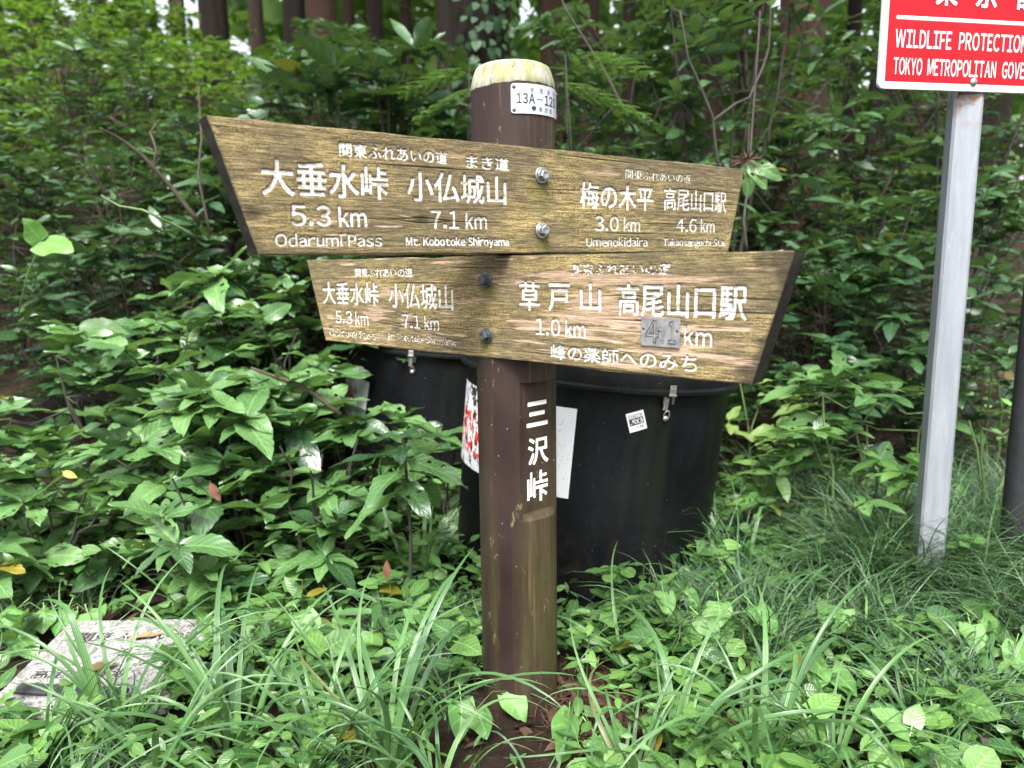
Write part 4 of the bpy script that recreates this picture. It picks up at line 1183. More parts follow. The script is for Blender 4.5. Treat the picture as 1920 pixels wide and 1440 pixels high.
def plant_with_leaves(name, loc, lines, P, D, U, S, tpls, key, mat, label, cat, group=None, stem_mat='stem', seed=0, name_leaf='leaf', limit=300, n=5, mats=None):
    rng = np.random.RandomState(seed)
    e = empty(name, loc); tag(e, label, cat, group)
    stems_mb(lines, n).build('stem', M[stem_mat], e, smooth=True)
    rot = frames(D, U, rng.normal(0, 0.25, len(P)))
    order = np.arange(len(P))
    for q in order[:limit]:
        t = rng.randint(len(tpls))
        mt = mat if mats is None else mats[rng.choice(len(mats), p=[0.8, 0.2][:len(mats)])]
        o = bpy.data.objects.new(name_leaf, leaf_mesh(key + str(t), tpls[t], mt))
        Mx = Matrix([list(rot[q][0]) + [P[q][0]], list(rot[q][1]) + [P[q][1]], list(rot[q][2]) + [P[q][2]], [0, 0, 0, 1]]) @ Matrix.Scale(float(S[q]), 4)
        o.parent = e; o.matrix_basis = Mx; col.objects.link(o)
    return e

# --- near broad-leaved evergreen shrubs, leaves built one by one
near = [(-1.50, 2.75, 0.80, 0.42, 22, 'broad-leaved evergreen shrub at the left end of the near thicket'),
        (-1.08, 2.45, 0.62, 0.38, 20, 'low broad-leaved shrub with pale new leaves behind the granite slab'),
        (-0.88, 2.40, 0.62, 0.32, 18, 'glossy toothed-leaf shrub in front of the farther black tub'),
        (-1.22, 3.15, 0.92, 0.45, 22, 'dark glossy shrub just behind the low broad-leaved one'),
        (-1.02, 3.00, 0.95, 0.36, 20, 'tall toothed-leaf shrub under the left end of the upper board'),
        (-1.85, 2.35, 0.55, 0.36, 16, 'spreading broad-leaved shrub left of the granite slab'),
        (-1.42, 2.12, 0.42, 0.30, 13, 'low bright broad-leaved shrub, lower left edge of the near thicket'),
        (-0.98, 2.12, 0.46, 0.28, 13, 'low bright toothed-leaf shrub right behind the slab'),
        (-0.62, 2.20, 0.50, 0.24, 11, 'low bright toothed-leaf shrub between slab and the farther tub'),
        (-1.02, 2.75, 0.84, 0.40, 20, 'dense broad-leaved shrub in the middle of the near thicket'),
        (-0.52, 2.52, 0.50, 0.24, 11, 'bright toothed-leaf shrub directly before the farther tub'),
        (-0.26, 2.38, 0.44, 0.14, 6, 'small bright toothed-leaf shrub in the gap between tub and seedling'),
        (-0.30, 2.00, 0.52, 0.17, 3, 'young toothed-leaf seedling standing before the black tubs')]
for k, (x, y, h, r, nt, lab) in enumerate(near):
    rng = np.random.RandomState(100 + k)
    lines, P, D, U, S = shrub_layout(rng, h, r, int(nt * 1.15), 7, 0.195 if k < 6 else 0.155, zlow=0.20, flat=0.20)
    if k == 12:
        P, D, U, S = [], [], [], []; lines = [([np.array([0, 0, 0]), np.array([0.01, 0, 0.25]), np.array([0, 0, h])], 0.006, 0.004)]
        for j in range(13):
            aa = j * 2.4; el = 0.30 - 0.06 * j
            P.append(np.array([0.012 * math.cos(aa), 0.012 * math.sin(aa), h - 0.012 * j])); D.append(np.array([math.cos(aa), math.sin(aa), math.tan(el)])); U.append(np.array([0, 0, 1.])); S.append(0.11 if j < 3 else rng.uniform(.15, .20))
        P, D, U, S = map(np.array, (P, D, U, S))
    plant_with_leaves('evergreen_shrub', (x, y, gz(x, y)), lines, P, D, U, S, AUC, 'auc', 'aucuba', lab, 'shrub', 'broad-leaved evergreen shrubs near the signpost', seed=200 + k, mats=['aucuba', 'aucuba_old'], stem_mat='dark_twig')

# --- foliage of the wooded bank: a few kinds, copied
def foliage_proto(name, seed, H, Rad, ntip, whorl, lsize, tpls, mat, stem_mat, flat=0.2, stems=6, zlow=0.2):
    rng = np.random.RandomState(seed)
    lines, P, D, U, S = shrub_layout(rng, H, Rad, ntip, whorl, lsize, zlow, flat, stems=stems)
    ti = rng.randint(0, len(tpls), len(P)); rot = frames(D, U, rng.normal(0, .3, len(P)))
    V, F, UV, Rn = merge(tpls, ti, P, rot, S, rng)
    me = mesh_np('foliage', V, Q=F, uv=UV, rnd=Rn); me.materials.append(M[mat])
    sm = stems_mb(lines, 4).build('stem', M[stem_mat], None, smooth=True)
    front = np.argsort(P[:, 1] - 0.4 * P[:, 2])[:120]; rest = np.setdiff1d(np.arange(len(P)), front)
    V, F, UV, Rn = merge(tpls, ti[rest], P[rest], rot[rest], S[rest], rng)
    m2 = mesh_np('foliage', V, Q=F, uv=UV, rnd=Rn); m2.materials.append(M[mat])
    lv = [(leaf_mesh(name + str(ti[q]), tpls[ti[q]], mat), Matrix([list(rot[q][0]) + [P[q][0]], list(rot[q][1]) + [P[q][1]], list(rot[q][2]) + [P[q][2]], [0, 0, 0, 1]]) @ Matrix.Scale(float(S[q]), 4)) for q in front]
    return me, sm, m2, lv
protos = {}
for key, a in {'dark_a': (1, 1.5, 0.75, 150, 6, 0.155, BANK, 'bank', 'dark_twig'), 'dark_b': (2, 1.7, 0.70, 180, 6, 0.125, BANK, 'bank', 'twig'),
               'dark_c': (3, 1.3, 0.80, 150, 6, 0.165, BANK, 'bank', 'dark_twig'), 'light': (4, 1.5, 0.85, 260, 7, 0.095, LIGHT, 'bank_light', 'twig'),
               'tall': (5, 2.6, 0.85, 150, 6, 0.170, BANK, 'bank', 'dark_twig'), 'mid': (6, 1.45, 0.70, 120, 7, 0.19, AUC[:2] + BANK, 'aucuba_old', 'twig')}.items():
    protos[key] = foliage_proto(key, *a)
used = set()
def bank_shrub(key, x, y, s, rz, label, group, name='bank_shrub', near_=False):
    me, sm, m2, lv = protos[key]
    e = empty(name, (x, y, gz(x, y) - 0.03), (0, 0, rz)); e.scale = (s, s, s); tag(e, label, 'shrub', group)
    if near_: e.rotation_euler = (0, 0, (rz - 3.14) * 0.3)
    f = bpy.data.objects.new('foliage', m2 if near_ else me); f.parent = e; f['kind'] = 'stuff'; col.objects.link(f)
    if near_:
        for lm, mx in lv:
            o = bpy.data.objects.new('leaf', lm); o.parent = e; o.matrix_basis = mx; col.objects.link(o)
    if key in used: q = sm.copy(); col.objects.link(q)
    else: q = sm; used.add(key)
    q.parent = e
ordn = ['first', 'second', 'third', 'fourth', 'fifth', 'sixth', 'seventh', 'eighth', 'ninth', 'tenth', 'eleventh', 'twelfth']
look = {'dark_a': 'dark glossy shrub', 'dark_b': 'dark small-leaved shrub', 'dark_c': 'spreading dark shrub', 'light': 'light green shrub', 'tall': 'tall dark open shrub', 'mid': 'broad-leaved shrub'}
rows = [(3.55, [(-2.15, 'dark_c', .72), (-1.55, 'mid', .78), (-0.85, 'mid', .80), (-0.05, 'dark_c', .78), (0.75, 'dark_a', .85), (1.45, 'mid', .75), (2.1, 'dark_a', .9)], 'lowest'),
        (4.3, [(-2.9, 'dark_a', .8), (-2.2, 'dark_b', .8), (-1.45, 'dark_a', .95), (-0.80, 'mid', 1.25), (-0.15, 'dark_a', 1.12), (0.55, 'tall', .82), (1.1, 'tall', 1.0), (1.75, 'dark_b', 1.1), (2.5, 'tall', 1.0)], 'second'),
        (5.2, [(-3.5, 'light', .9), (-2.7, 'dark_b', .95), (-1.95, 'dark_c', 1.0), (-1.2, 'dark_b', 1.0), (-0.4, 'mid', .98), (0.45, 'dark_c', 1.0), (1.35, 'dark_a', 1.05), (2.3, 'tall', .9), (3.2, 'dark_b', 1.1)], 'third'),
        (6.3, [(-4.2, 'dark_a', 1.0), (-3.3, 'light', 1.0), (-2.4, 'light', .95), (-1.5, 'dark_b', 1.0), (-0.6, 'dark_a', .8), (0.5, 'dark_b', .75), (1.9, 'dark_b', .85), (3.3, 'light', .9)], 'fourth'),
        (7.7, [(-5.2, 'light', 1.1), (-4.1, 'light', 1.1), (-3.0, 'light', 1.0), (-1.8, 'dark_c', .8), (-0.5, 'light', .65), (1.2, 'light', .65), (2.9, 'light', .7)], 'fifth'),
        (9.4, [(-6.6, 'light', 1.4), (-5.2, 'light', 1.35), (-3.6, 'light', .9), (0.2, 'light', .6), (2.6, 'light', .6)], 'uppermost'),
        (11.6, [(-9.0, 'light', 1.9), (-7.4, 'light', 2.0), (-5.8, 'light', 1.9), (-4.5, 'light', 1.6), (-3.3, 'light', 1.25)], 'hindmost')]
rb = random.Random(8)
for (yr, lst, rn) in rows:
    for k, (x, key, s) in enumerate(lst):
        y = yr
        bank_shrub(key, x + rb.uniform(-.1, .1), y + rb.uniform(-.2, .2), s * rb.uniform(.95, 1.08), rb.uniform(0, 6.28),
                   f"{look[key]} on the bank, {ordn[k]} from the left in its {rn} row", f"shrubs in the {rn} row of the bank", near_=y < 4.9)

# --- trees
def bark_trunk(name, seed, H, r0, r1, mat):
    nz_, na = 70, 64; n = VN(seed)
    TH, ZZ = np.meshgrid(np.linspace(0, 2 * math.pi, na, endpoint=False), np.linspace(0, 1, nz_) ** 1.2 * H)
    t = ZZ / H
    r = r0 + (r1 - r0) * t + r0 * 0.35 * np.exp(-ZZ / 0.35)
    c, s = np.cos(TH), np.sin(TH)
    rid = n.fbm(TH * 64 / 6.28318 * 0.5, ZZ * 0.9, 3)
    r = r * (1 + 0.10 * (rid - 0.5) + 0.06 * (n.fbm(c * 2 + 5, s * 2 + ZZ * .3, 2) - .5))
    X = r * c + 0.12 * (n(ZZ * .3, ZZ * 0 + 1) - .5); Y = r * s + 0.12 * (n(ZZ * .3, ZZ * 0 + 9) - .5)
    j = np.arange(nz_ - 1)[:, None] * na; i = np.arange(na)[None]; i2 = (i + 1) % na
    Q = np.stack([(j + i).ravel(), (j + i2).ravel(), (j + na + i2).ravel(), (j + na + i).ravel()], 1)
    me = mesh_np('trunk', np.stack([X.ravel(), Y.ravel(), ZZ.ravel()], 1), Q=Q); me.materials.append(M[mat]); return me
def crown_mesh(seed, H, z0, rad, nb=46):
    rng = np.random.RandomState(seed); P, D, U, S = [], [], [], []
    for k in range(nb):
        z = z0 + (H - z0) * rng.rand(); a = rng.rand() * 6.28; L = rad * (1.05 - (z - z0) / (H - z0)) * rng.uniform(.7, 1.1)
        for q in np.linspace(0.25, 1, 9):
            base = np.array([math.cos(a) * L * q, math.sin(a) * L * q, z - 0.25 * L * q * q])
            for _ in range(5):
                P.append(base + rng.normal(0, 0.10, 3)); D.append(np.array([math.cos(a), math.sin(a), -0.4]) + rng.normal(0, .7, 3)); U.append(np.array([0, 0, 1.]) + rng.normal(0, .3, 3)); S.append(rng.uniform(.22, .42))
    P, D, U, S = map(np.array, (P, D, U, S))
    V, F, UV, Rn = merge([leaf_tpl(1, 0.35, 3, 1, 'lance', 0, 3, 0.1, 0.2, 0)], np.zeros(len(P), int), P, frames(D, U), S, rng)
    me = mesh_np('crown', V, Q=F, uv=UV, rnd=Rn); me.materials.append(M['bank']); return me
crowns = [crown_mesh(60 + k, 15, 8.5, 1.6) for k in range(2)]
trunks = {}
tree_list = [  # px at the top of the frame, width in px, distance, bark, label
    (891, 138, 6.1, 'bark_dark', 'thick dark cedar trunk wrapped in ivy directly behind the post top'),
    (603, 56, 9.3, 'bark_red', 'reddish cedar trunk above the shrubs left of the post'),
    (551, 36, 11.0, 'bark_dark', 'narrow dark cedar trunk touching the reddish one'),
    (403, 46, 10.6, 'bark_dark', 'dark cedar trunk above the light green shrubs'),
    (482, 28, 13.0, 'bark_grey', 'slim grey trunk between two dark cedars on the left'),
    (655, 22, 14.0, 'bark_grey', 'thin pale trunk beside the gap of bright sky'),
    (705, 30, 12.5, 'bark_dark', 'dark slim trunk between two bright sky gaps'),
    (762, 24, 14.5, 'bark_grey', 'thin grey trunk left of the ivy-clad cedar'),
    (1035, 42, 8.8, 'bark_red', 'reddish trunk just right of the ivy-clad cedar'),
    (1103, 40, 9.8, 'bark_red', 'brown trunk above the feathery fronds'),
    (1178, 26, 13.0, 'bark_grey', 'slim grey trunk far behind the feathery fronds'),
    (1282, 36, 7.6, 'bark_dark', 'dark straight trunk behind the right end of the upper board'),
    (1345, 22, 12.0, 'bark_grey', 'thin grey trunk seen through the tall shrubs'),
    (1512, 92, 6.9, 'bark_red', 'broad red-brown cedar trunk between upper board and red sign'),
    (1424, 24, 11.5, 'bark_grey', 'thin trunk left of the broad red-brown cedar'),
    (1602, 26, 11.0, 'bark_dark', 'dark slim trunk beside the red sign plate'),
    (1668, 56, 8.0, 'bark_dark', 'dark cedar trunk showing below the red sign plate'),
    (1730, 44, 9.0, 'bark_red', 'reddish trunk behind the galvanised sign pole'),
    (1868, 60, 8.5, 'bark_dark', 'dark trunk in the shade right of the sign pole'),
    (255, 34, 13.5, 'bark_dark', 'dark trunk deep behind the light shrubs, first from the left')]
for k, (px_, wp, Y, bk, lab) in enumerate(tree_list):
    p = at(px_, 60, Y); r0 = wp * math.hypot(p.x, Y) / FPX / 2
    zb = gz(p.x, Y) - 0.3
    e = empty('cedar_tree', (p.x, Y, zb), (0, 0, k * 1.3)); tag(e, lab, 'tree', 'cedar trunks on top of the bank')
    key = (bk, k % 3)
    if key not in trunks: trunks[key] = bark_trunk('trunk', 70 + k, 15.0, 1.0, 0.45, bk)
    t = bpy.data.objects.new('trunk', trunks[key]); t.parent = e; t.scale = (r0, r0, 1); col.objects.link(t)
    c = bpy.data.objects.new('crown', crowns[k % 2]); c.parent = e; col.objects.link(c)
    if k == 0:
        rng = np.random.RandomState(3); P, D, U, S = [], [], [], []
        for _ in range(620):
            a = rng.normal(-1.2 - k, 0.5); z = rng.uniform(0.4, 5.5); a += 0.4 * math.sin(z * 3)
            nr = np.array([math.cos(a), math.sin(a), 0]); P.append(nr * (r0 * 1.06 + .01) + np.array([0, 0, z])); D.append(np.array([rng.normal(0, .5), rng.normal(0, .5), -1.])); U.append(nr + rng.normal(0, .25, 3)); S.append(rng.uniform(.04, .09))
        V, F, UV, Rn = merge([leaf_tpl(1, .9, 4, 1, 'heart', 0, 3, .1, .1, .2)], np.zeros(620, int), *map(np.array, (P,)), frames(np.array(D), np.array(U)), np.array(S), rng)
        iv = link('ivy', mesh_np('ivy', V, Q=F, uv=UV, rnd=Rn), e, [M['ivy']]); iv['kind'] = 'stuff'

# far-off wood: light foliage with gaps of sky, one mass
rng = np.random.RandomState(14); n_ = 30000
ang = rng.uniform(-0.75, 0.75, n_); dist = rng.uniform(14, 30, n_)
fx, fy = np.tan(ang) * dist, dist
fz = ground_z(fx, fy) + rng.rand(n_) ** 1.1 * 9.5
den = VN(15).fbm(ang * 16 + 30, (fz - EYE) / dist * 16 + 30, 3)
keep = (den > 0.37 + 0.05 * np.clip((fz - 4) / 6, 0, 1)) | (fz < 2.2)
fx, fy, fz = fx[keep], fy[keep], fz[keep]; n_ = len(fx)
V, F, UV, Rn = merge([leaf_tpl(1, 0.6, 3, 1, 'ellip', 0, 3, 0.1, 0.2, 0)], np.zeros(n_, int), np.stack([fx, fy, fz], 1), frames(rng.normal(0, 1, (n_, 3)), np.array([0, 0, 1.]) + rng.normal(0, .5, (n_, 3))), rng.uniform(.3, .8, n_), rng)
tag(link('forest', mesh_np('forest', V, Q=F, uv=UV, rnd=Rn), None, [M['far']]), kind='stuff')
n_ = 9
# slim far stems within that wood
mb = MB()
for k in range(46):
    a = rng.uniform(-.7, .7); d = rng.uniform(13, 26); x, y = math.tan(a) * d, d; r = rng.uniform(.07, .16)
    mb.tube([(x, y, 0.8), (x + rng.normal(0, .1), y, 6), (x + rng.normal(0, .2), y, 12)], [r, r * .85, r * .6], 7, cap=False)
tag(mb.build('forest', M['bark_grey'], None, smooth=True), kind='stuff')

# ---------------------------------------------------------------- ground cover
def blade_mesh_batch(rng, base, az, L, W, lift, arch, nseg=9, twist=0.3, kink=0.0):
    """arching blades: base (n,3), azimuth, length, width, start elevation, arch (total bend, rad)"""
    n = len(base); t = np.linspace(0, 1, nseg + 1)
    el = lift[:, None] - arch[:, None] * t[None] ** 1.35 - kink * np.clip((t[None] - 0.55) * 12, 0, 1)
    ds = L[:, None] / nseg
    h = np.concatenate([np.zeros((n, 1)), np.cumsum(np.cos(el[:, :-1]) * ds, 1)], 1)
    z = np.concatenate([np.zeros((n, 1)), np.cumsum(np.sin(el[:, :-1]) * ds, 1)], 1)
    azz = az[:, None] + rng.normal(0, twist, (n, 1)) * t[None] ** 1.5
    cx, cy = np.cos(azz), np.sin(azz)
    X = base[:, 0:1] + h * cx; Y = base[:, 1:2] + h * cy; Z = base[:, 2:3] + z
    w = W[:, None] * np.minimum(1, (t[None] * 5 + .55)) * np.clip((1 - t[None]) ** 0.55, 0.02, 1) / 2
    sx, sy = -cy, cx
    fold = 0.35
    # three vertices across (a keel) so the blade catches the light on two planes
    nx_ = -np.sin(el) * cx; ny_ = -np.sin(el) * cy; nz2 = np.cos(el)
    Vl = np.stack([X - sx * w + nx_ * w * fold, Y - sy * w + ny_ * w * fold, Z + nz2 * w * fold], 2)
    Vc = np.stack([X, Y, Z], 2)
    Vr = np.stack([X + sx * w + nx_ * w * fold, Y + sy * w + ny_ * w * fold, Z + nz2 * w * fold], 2)
    V = np.stack([Vl, Vc, Vr], 2)                       # n, nseg+1, 3, 3
    UV = np.zeros((n, nseg + 1, 3, 2)); UV[..., 0] = np.array([0, .5, 1])[None, None]; UV[..., 1] = t[None, :, None]
    nv = (nseg + 1) * 3
    q = []
    for i in range(nseg):
        for j in range(2): a = i * 3 + j; q.append((a, a + 1, a + 4, a + 3))
    F = (np.array(q)[None] + (np.arange(n) * nv)[:, None, None]).reshape(-1, 4)
    return V.reshape(-1, 3), F, UV.reshape(-1, 2), np.repeat(rng.rand(n), nv)

# sedge clumps, each blade a part
blades = []
for k in range(14):
    rng = np.random.RandomState(300 + k)
    V, F, UV, Rn = blade_mesh_batch(rng, np.zeros((1, 3)), np.zeros(1), np.ones(1), np.array([0.032 + 0.006 * (k % 3)]), np.array([rng.uniform(1.15, 1.45)]), np.array([[1.0, 1.6, 2.1, 2.5][k % 4] + rng.uniform(-.15, .15)]), 14, 0.35, 0.9 if k in (3, 8) else (0.45 if k == 11 else 0))
    me = mesh_np('blade', V, Q=F, uv=UV, rnd=Rn * 0); me.materials.append(M['sedge']); blades.append(me)
def sedge(px_, py_, nb, L, label, seed, spread=0.05):
    p = on_ground(px_, py_); rng = random.Random(seed); L *= 1.3; nb = int(nb * 1.25)
    e = empty('sedge_clump', p); tag(e, label, 'grass clump', 'broad-bladed sedge clumps in the foreground')
    for q in range(nb):
        a = rng.uniform(0, 2 * math.pi); s = L * rng.uniform(.6, 1.15)
        o = bpy.data.objects.new('blade', blades[rng.randrange(len(blades))]); o.parent = e
        r = spread * rng.random()
        o.location = (r * math.cos(a), r * math.sin(a), gz(p.x + r * math.cos(a), p.y + r * math.sin(a)) - p.z - 0.01); o.rotation_euler = (rng.gauss(0, .10), rng.gauss(0, .10), a + rng.gauss(0, .4)); o.scale = (s, s * rng.uniform(.75, 1.05), s)
        col.objects.link(o)
for a in [(236, 1395, 16, .33, 'sedge clump growing over the front right corner of the granite slab', 1),
          (90, 1440, 14, .26, 'low sedge clump in front of the black strip on the slab', 2),
          (440, 1400, 20, .36, 'big sedge clump right of the granite slab', 3),
          (600, 1450, 17, .32, 'sedge clump at the bottom edge between slab and post', 4),
          (725, 1445, 22, .36, 'tallest broad-bladed sedge clump left of the post foot', 5),
          (825, 1490, 13, .27, 'sedge clump with blades crossing in front of the post foot', 6),
          (1185, 1475, 12, .28, 'sedge clump just right of the post foot', 7),
          (1262, 1440, 14, .32, 'sedge clump with upright blades beside the bare brown litter', 8),
          (1420, 1445, 17, .35, 'sedge clump below the fine-leaved grass mound', 9),
          (1560, 1470, 15, .30, 'sedge clump at the bottom edge under the sign pole', 10),
          (1735, 1420, 18, .22, 'short tufted sedge clump before the sign pole', 11),
          (1185, 1270, 9, .26, 'slender sedge clump under the black tub', 12),
          (390, 1190, 9, .28, 'sedge clump behind the granite slab', 13),
          (610, 1120, 9, .25, 'small sedge clump in the herbs left of the post', 14),
          (100, 1105, 9, .22, 'small sedge clump at the back left corner of the slab', 15),
          (800, 1110, 12, .34, 'sedge clump at the foot of the young seedling', 16),
          (1395, 1110, 11, .34, 'sedge clump with tall blades right of the black tub', 17),
          (1600, 1180, 10, .30, 'sedge clump standing in the fine grass left of the sign pole foot', 19),
          (1850, 1330, 12, .26, 'sedge clump at the right edge below the glossy heart leaf', 20),
          (1300, 1250, 10, .24, 'sedge clump beneath the drooping pale heart leaf', 22),
          (1010, 1500, 10, .17, 'low sedge tuft at the bottom edge directly before the post foot', 23),
          (300, 1465, 14, .28, 'sedge clump at the bottom edge left of the big one', 18)]:
    sedge(*a)

# fine dark grass, one mass
rng = np.random.RandomState(41)
def fine_grass(cx, cy, rx, ry, n, L0, L1, seed, W=(.0040, .0080)):
    rng = np.random.RandomState(seed); nt = max(1, n // 70); B = []; az = []
    tx, ty = rng.normal(cx, rx, nt), rng.normal(cy, ry, nt)
    k = rng.randint(0, nt, n); x = tx[k] + rng.normal(0, .026, n); y = ty[k] + rng.normal(0, .026, n)
    base = np.stack([x, y, ground_z(x, y) - .01], 1)
    ta = rng.uniform(0, 6.28, nt)
    return base, np.where(rng.rand(n) < .7, ta[k] + rng.normal(0, .9, n), rng.uniform(0, 6.28, n)), rng.uniform(L0, L1, n), rng.uniform(*W, n), rng.uniform(0.75, 1.45, n), rng.uniform(1.0, 2.1, n)
parts_ = [fine_grass(1.30, 2.05, .30, .24, 3600, .26, .50, 1), fine_grass(0.80, 1.85, .20, .14, 1000, .20, .36, 2), fine_grass(1.05, 1.60, .28, .12, 900, .12, .26, 3), fine_grass(-0.35, 1.75, .5, .2, 1600, .10, .2, 4), fine_grass(-1.3, 1.75, .2, .3, 900, .1, .2, 5), fine_grass(.85, 2.5, .35, .3, 700, .15, .3, 6), fine_grass(1.75, 2.4, .4, .4, 2200, .2, .42, 7)]
A_ = [np.concatenate(z) for z in zip(*parts_)]
ok_ = ~((np.abs(A_[0][:, 0] + 1.005) < .24) & (np.abs(A_[0][:, 1] - 1.715) < .22))
bx, by = A_[0][:, 0], A_[0][:, 1]
ok_ &= ~((np.abs(bx - .02) < .16) & (by > 1.2) & (by < 1.57)) & ~((np.abs(bx - 1.12) < .09) & (by > 1.55) & (by < 1.95))
A_ = [z[ok_] for z in A_]
V, F, UV, Rn = blade_mesh_batch(rng, *A_, nseg=7, twist=0.5)
tag(link('grass', mesh_np('grass', V, Q=F, uv=UV, rnd=Rn), None, [M['mondo']]), kind='stuff')

# small herbs that nobody would count, one mass
def herb_cover(n, seed):
    rng = np.random.RandomState(seed); P, D, U, S, I = [], [], [], [], []; lines = []
    cnt = 0
    while cnt < n:
        q_ = rng.rand()
        if q_ < 0.16: x, y = rng.uniform(.25, 1.5), rng.uniform(1.5, 2.4)
        elif q_ < 0.84: x, y = rng.uniform(-2.3, 1.6), rng.uniform(1.15, 3.1)
        else: x, y = rng.uniform(-3.2, 3.2), rng.uniform(2.6, 5.0)
        if abs(x) > 0.8 * y + .1: continue
        if -1.24 < x < -0.80 and 1.50 < y < 1.94: continue
        dn = _tn.fbm(x * 2.1 + 9, y * 2.1 + 70, 3)
        if dn < 0.42 and rng.rand() < .75: continue
        if (x - 0.19) ** 2 / .012 + (y - 1.48) ** 2 / .02 < 1 and rng.rand() < .7: continue
        if abs(x - .02) < .12 and 1.34 < y < 1.52 and rng.rand() < .6: continue
        if math.hypot(x - PX, y - PY) < 0.11 or math.hypot(x - .222, y - 2.4) < .43: continue
        cnt += 1; z = gz(x, y); h = rng.uniform(.02, .13) * (1 + .5 * (y > 2)); sp_ = rng.choice(3, p=[.55, .25, .2]); ls = (.022 + .050 * rng.rand() ** 1.4) * (1.15 if sp_ == 1 else 1)
        ax = np.array([rng.normal(0, .25), rng.normal(0, .25), 1.])
        for j in range(rng.randint(4, 9)):
            aa = j * 2.4 + rng.rand(); t = 1 - j * 0.11
            P.append(np.array([x, y, z]) + ax * h * max(t, .15)); el = rng.normal(.1, .3); D.append(np.array([math.cos(aa), math.sin(aa), math.tan(max(-1, min(1, el)))])); U.append(np.array([0, 0, 1.]) + rng.normal(0, .3, 3)); S.append(ls * rng.uniform(.6, 1.2)); I.append(sp_)
    P, D, U, S, I = map(np.array, (P, D, U, S, I))
    # move leaves out by their petiole
    return merge(SMALL, I, P + D / np.linalg.norm(D, axis=1, keepdims=True) * (S * .15)[:, None], frames(D, U), S, rng)
V, F, UV, Rn = herb_cover(2500, 55)
tag(link('ground_cover', mesh_np('ground_cover', V, Q=F, uv=UV, rnd=Rn), None, [M['herb']]), kind='stuff')

# conspicuous herbs, each with its leaves
def herb(kind, px_, py_, h, size, label, seed):
    rng = np.random.RandomState(seed); p = on_ground(px_, py_, h)
    P, D, U, S = [], [], [], []; lines = []
    def leaf(pos, d, s, up=(0, 0, 1.)):
        P.append(np.array(pos, float)); D.append(np.array(d, float)); U.append(np.array(up) + rng.normal(0, .15, 3)); S.append(s)
    if kind == 'heart':      # trailing vine with hanging heart-shaped leaves facing the light
        n = rng.randint(2, 5); prev = np.array([0, 0, 0.])
        for j in range(n):
            q = np.array([rng.normal(0, .03) + .03 * j, rng.normal(0, .03), h * (1 - .12 * j)]); a = rng.uniform(-2.6, -.5)
            d = np.array([math.cos(a), math.sin(a), -.55]); leaf(q + d / np.linalg.norm(d) * size * .1, d, size * rng.uniform(.75, 1.1), (0, -.55, 1)); lines.append(([prev, (prev + q) / 2 + np.array([0, 0, .02]), q], .0014, .001)); prev = q
    elif kind == 'pair':     # upright herb, opposite toothed leaves
        lines.append(([np.zeros(3), np.array([.004, 0, h / 2]), np.array([.01, 0, h])], .002, .0014))
        for j in range(5):
            for s_ in (0, math.pi):
                a = j * 1.57 + s_ + rng.normal(0, .2); leaf((.01 * (1 - j / 5), 0, h * (1 - .17 * j)), (math.cos(a), math.sin(a), .15 - .1 * j), size * (.7 + .12 * j), )
    elif kind == 'tri':      # clover-like threes
        for j in range(4):
            q = np.array([rng.normal(0, .03), rng.normal(0, .03), h * rng.uniform(.7, 1)]); lines.append(([np.zeros(3), q * [.6, .6, .6], q], .0012, .0009)); a0 = rng.rand() * 6
            for s_ in range(3): a = a0 + s_ * 2.09; leaf(q + np.array([math.cos(a), math.sin(a), 0]) * size * .12, (math.cos(a), math.sin(a), .05), size)
    elif kind == 'rosette':  # flat rosette with glossy veined leaves
        for j in range(8): a = j * 2.4; leaf((.01 * math.cos(a), .01 * math.sin(a), h), (math.cos(a), math.sin(a), .5 - .07 * j), size * (.7 + .05 * j))
        lines.append(([np.zeros(3), np.array([0, 0, h])], .003, .002))
    elif kind == 'bamboo':   # long pointed bamboo-grass leaves
        lines.append(([np.zeros(3), np.array([.01, 0, h])], .002, .0015))
        for j in range(5): a = j * 2.2 + 2.6; leaf((.01, 0, h * (1 - .06 * j)), (math.cos(a), math.sin(a) * .5, .25 - .08 * j), size)
    P, D, U, S = map(np.array, (P, D, U, S))
    tp, key, mt = {'heart': (HEART, 'heart', 'heart'), 'pair': (OVATE, 'ovate', 'herb'), 'tri': (ROUND, 'round', 'herb'), 'rosette': (OVATE, 'ovate', 'aucuba'), 'bamboo': (BAMB, 'bamb', 'sedge')}[kind]
    nm, cat = {'heart': ('heart_leaved_vine', 'vine'), 'pair': ('toothed_herb', 'herb'), 'tri': ('three_leaved_herb', 'herb'), 'rosette': ('rosette_herb', 'herb'), 'bamboo': ('bamboo_grass', 'plant')}[kind]
    plant_with_leaves(nm, p, lines, P, D, U, S, tp, key, mt, label, cat, None, seed=seed, n=4)
BAMB = [leaf_tpl(1, 0.17, 12, 2, 'lance', 0, 3, .2, .25, .05, k) for k in range(2)]
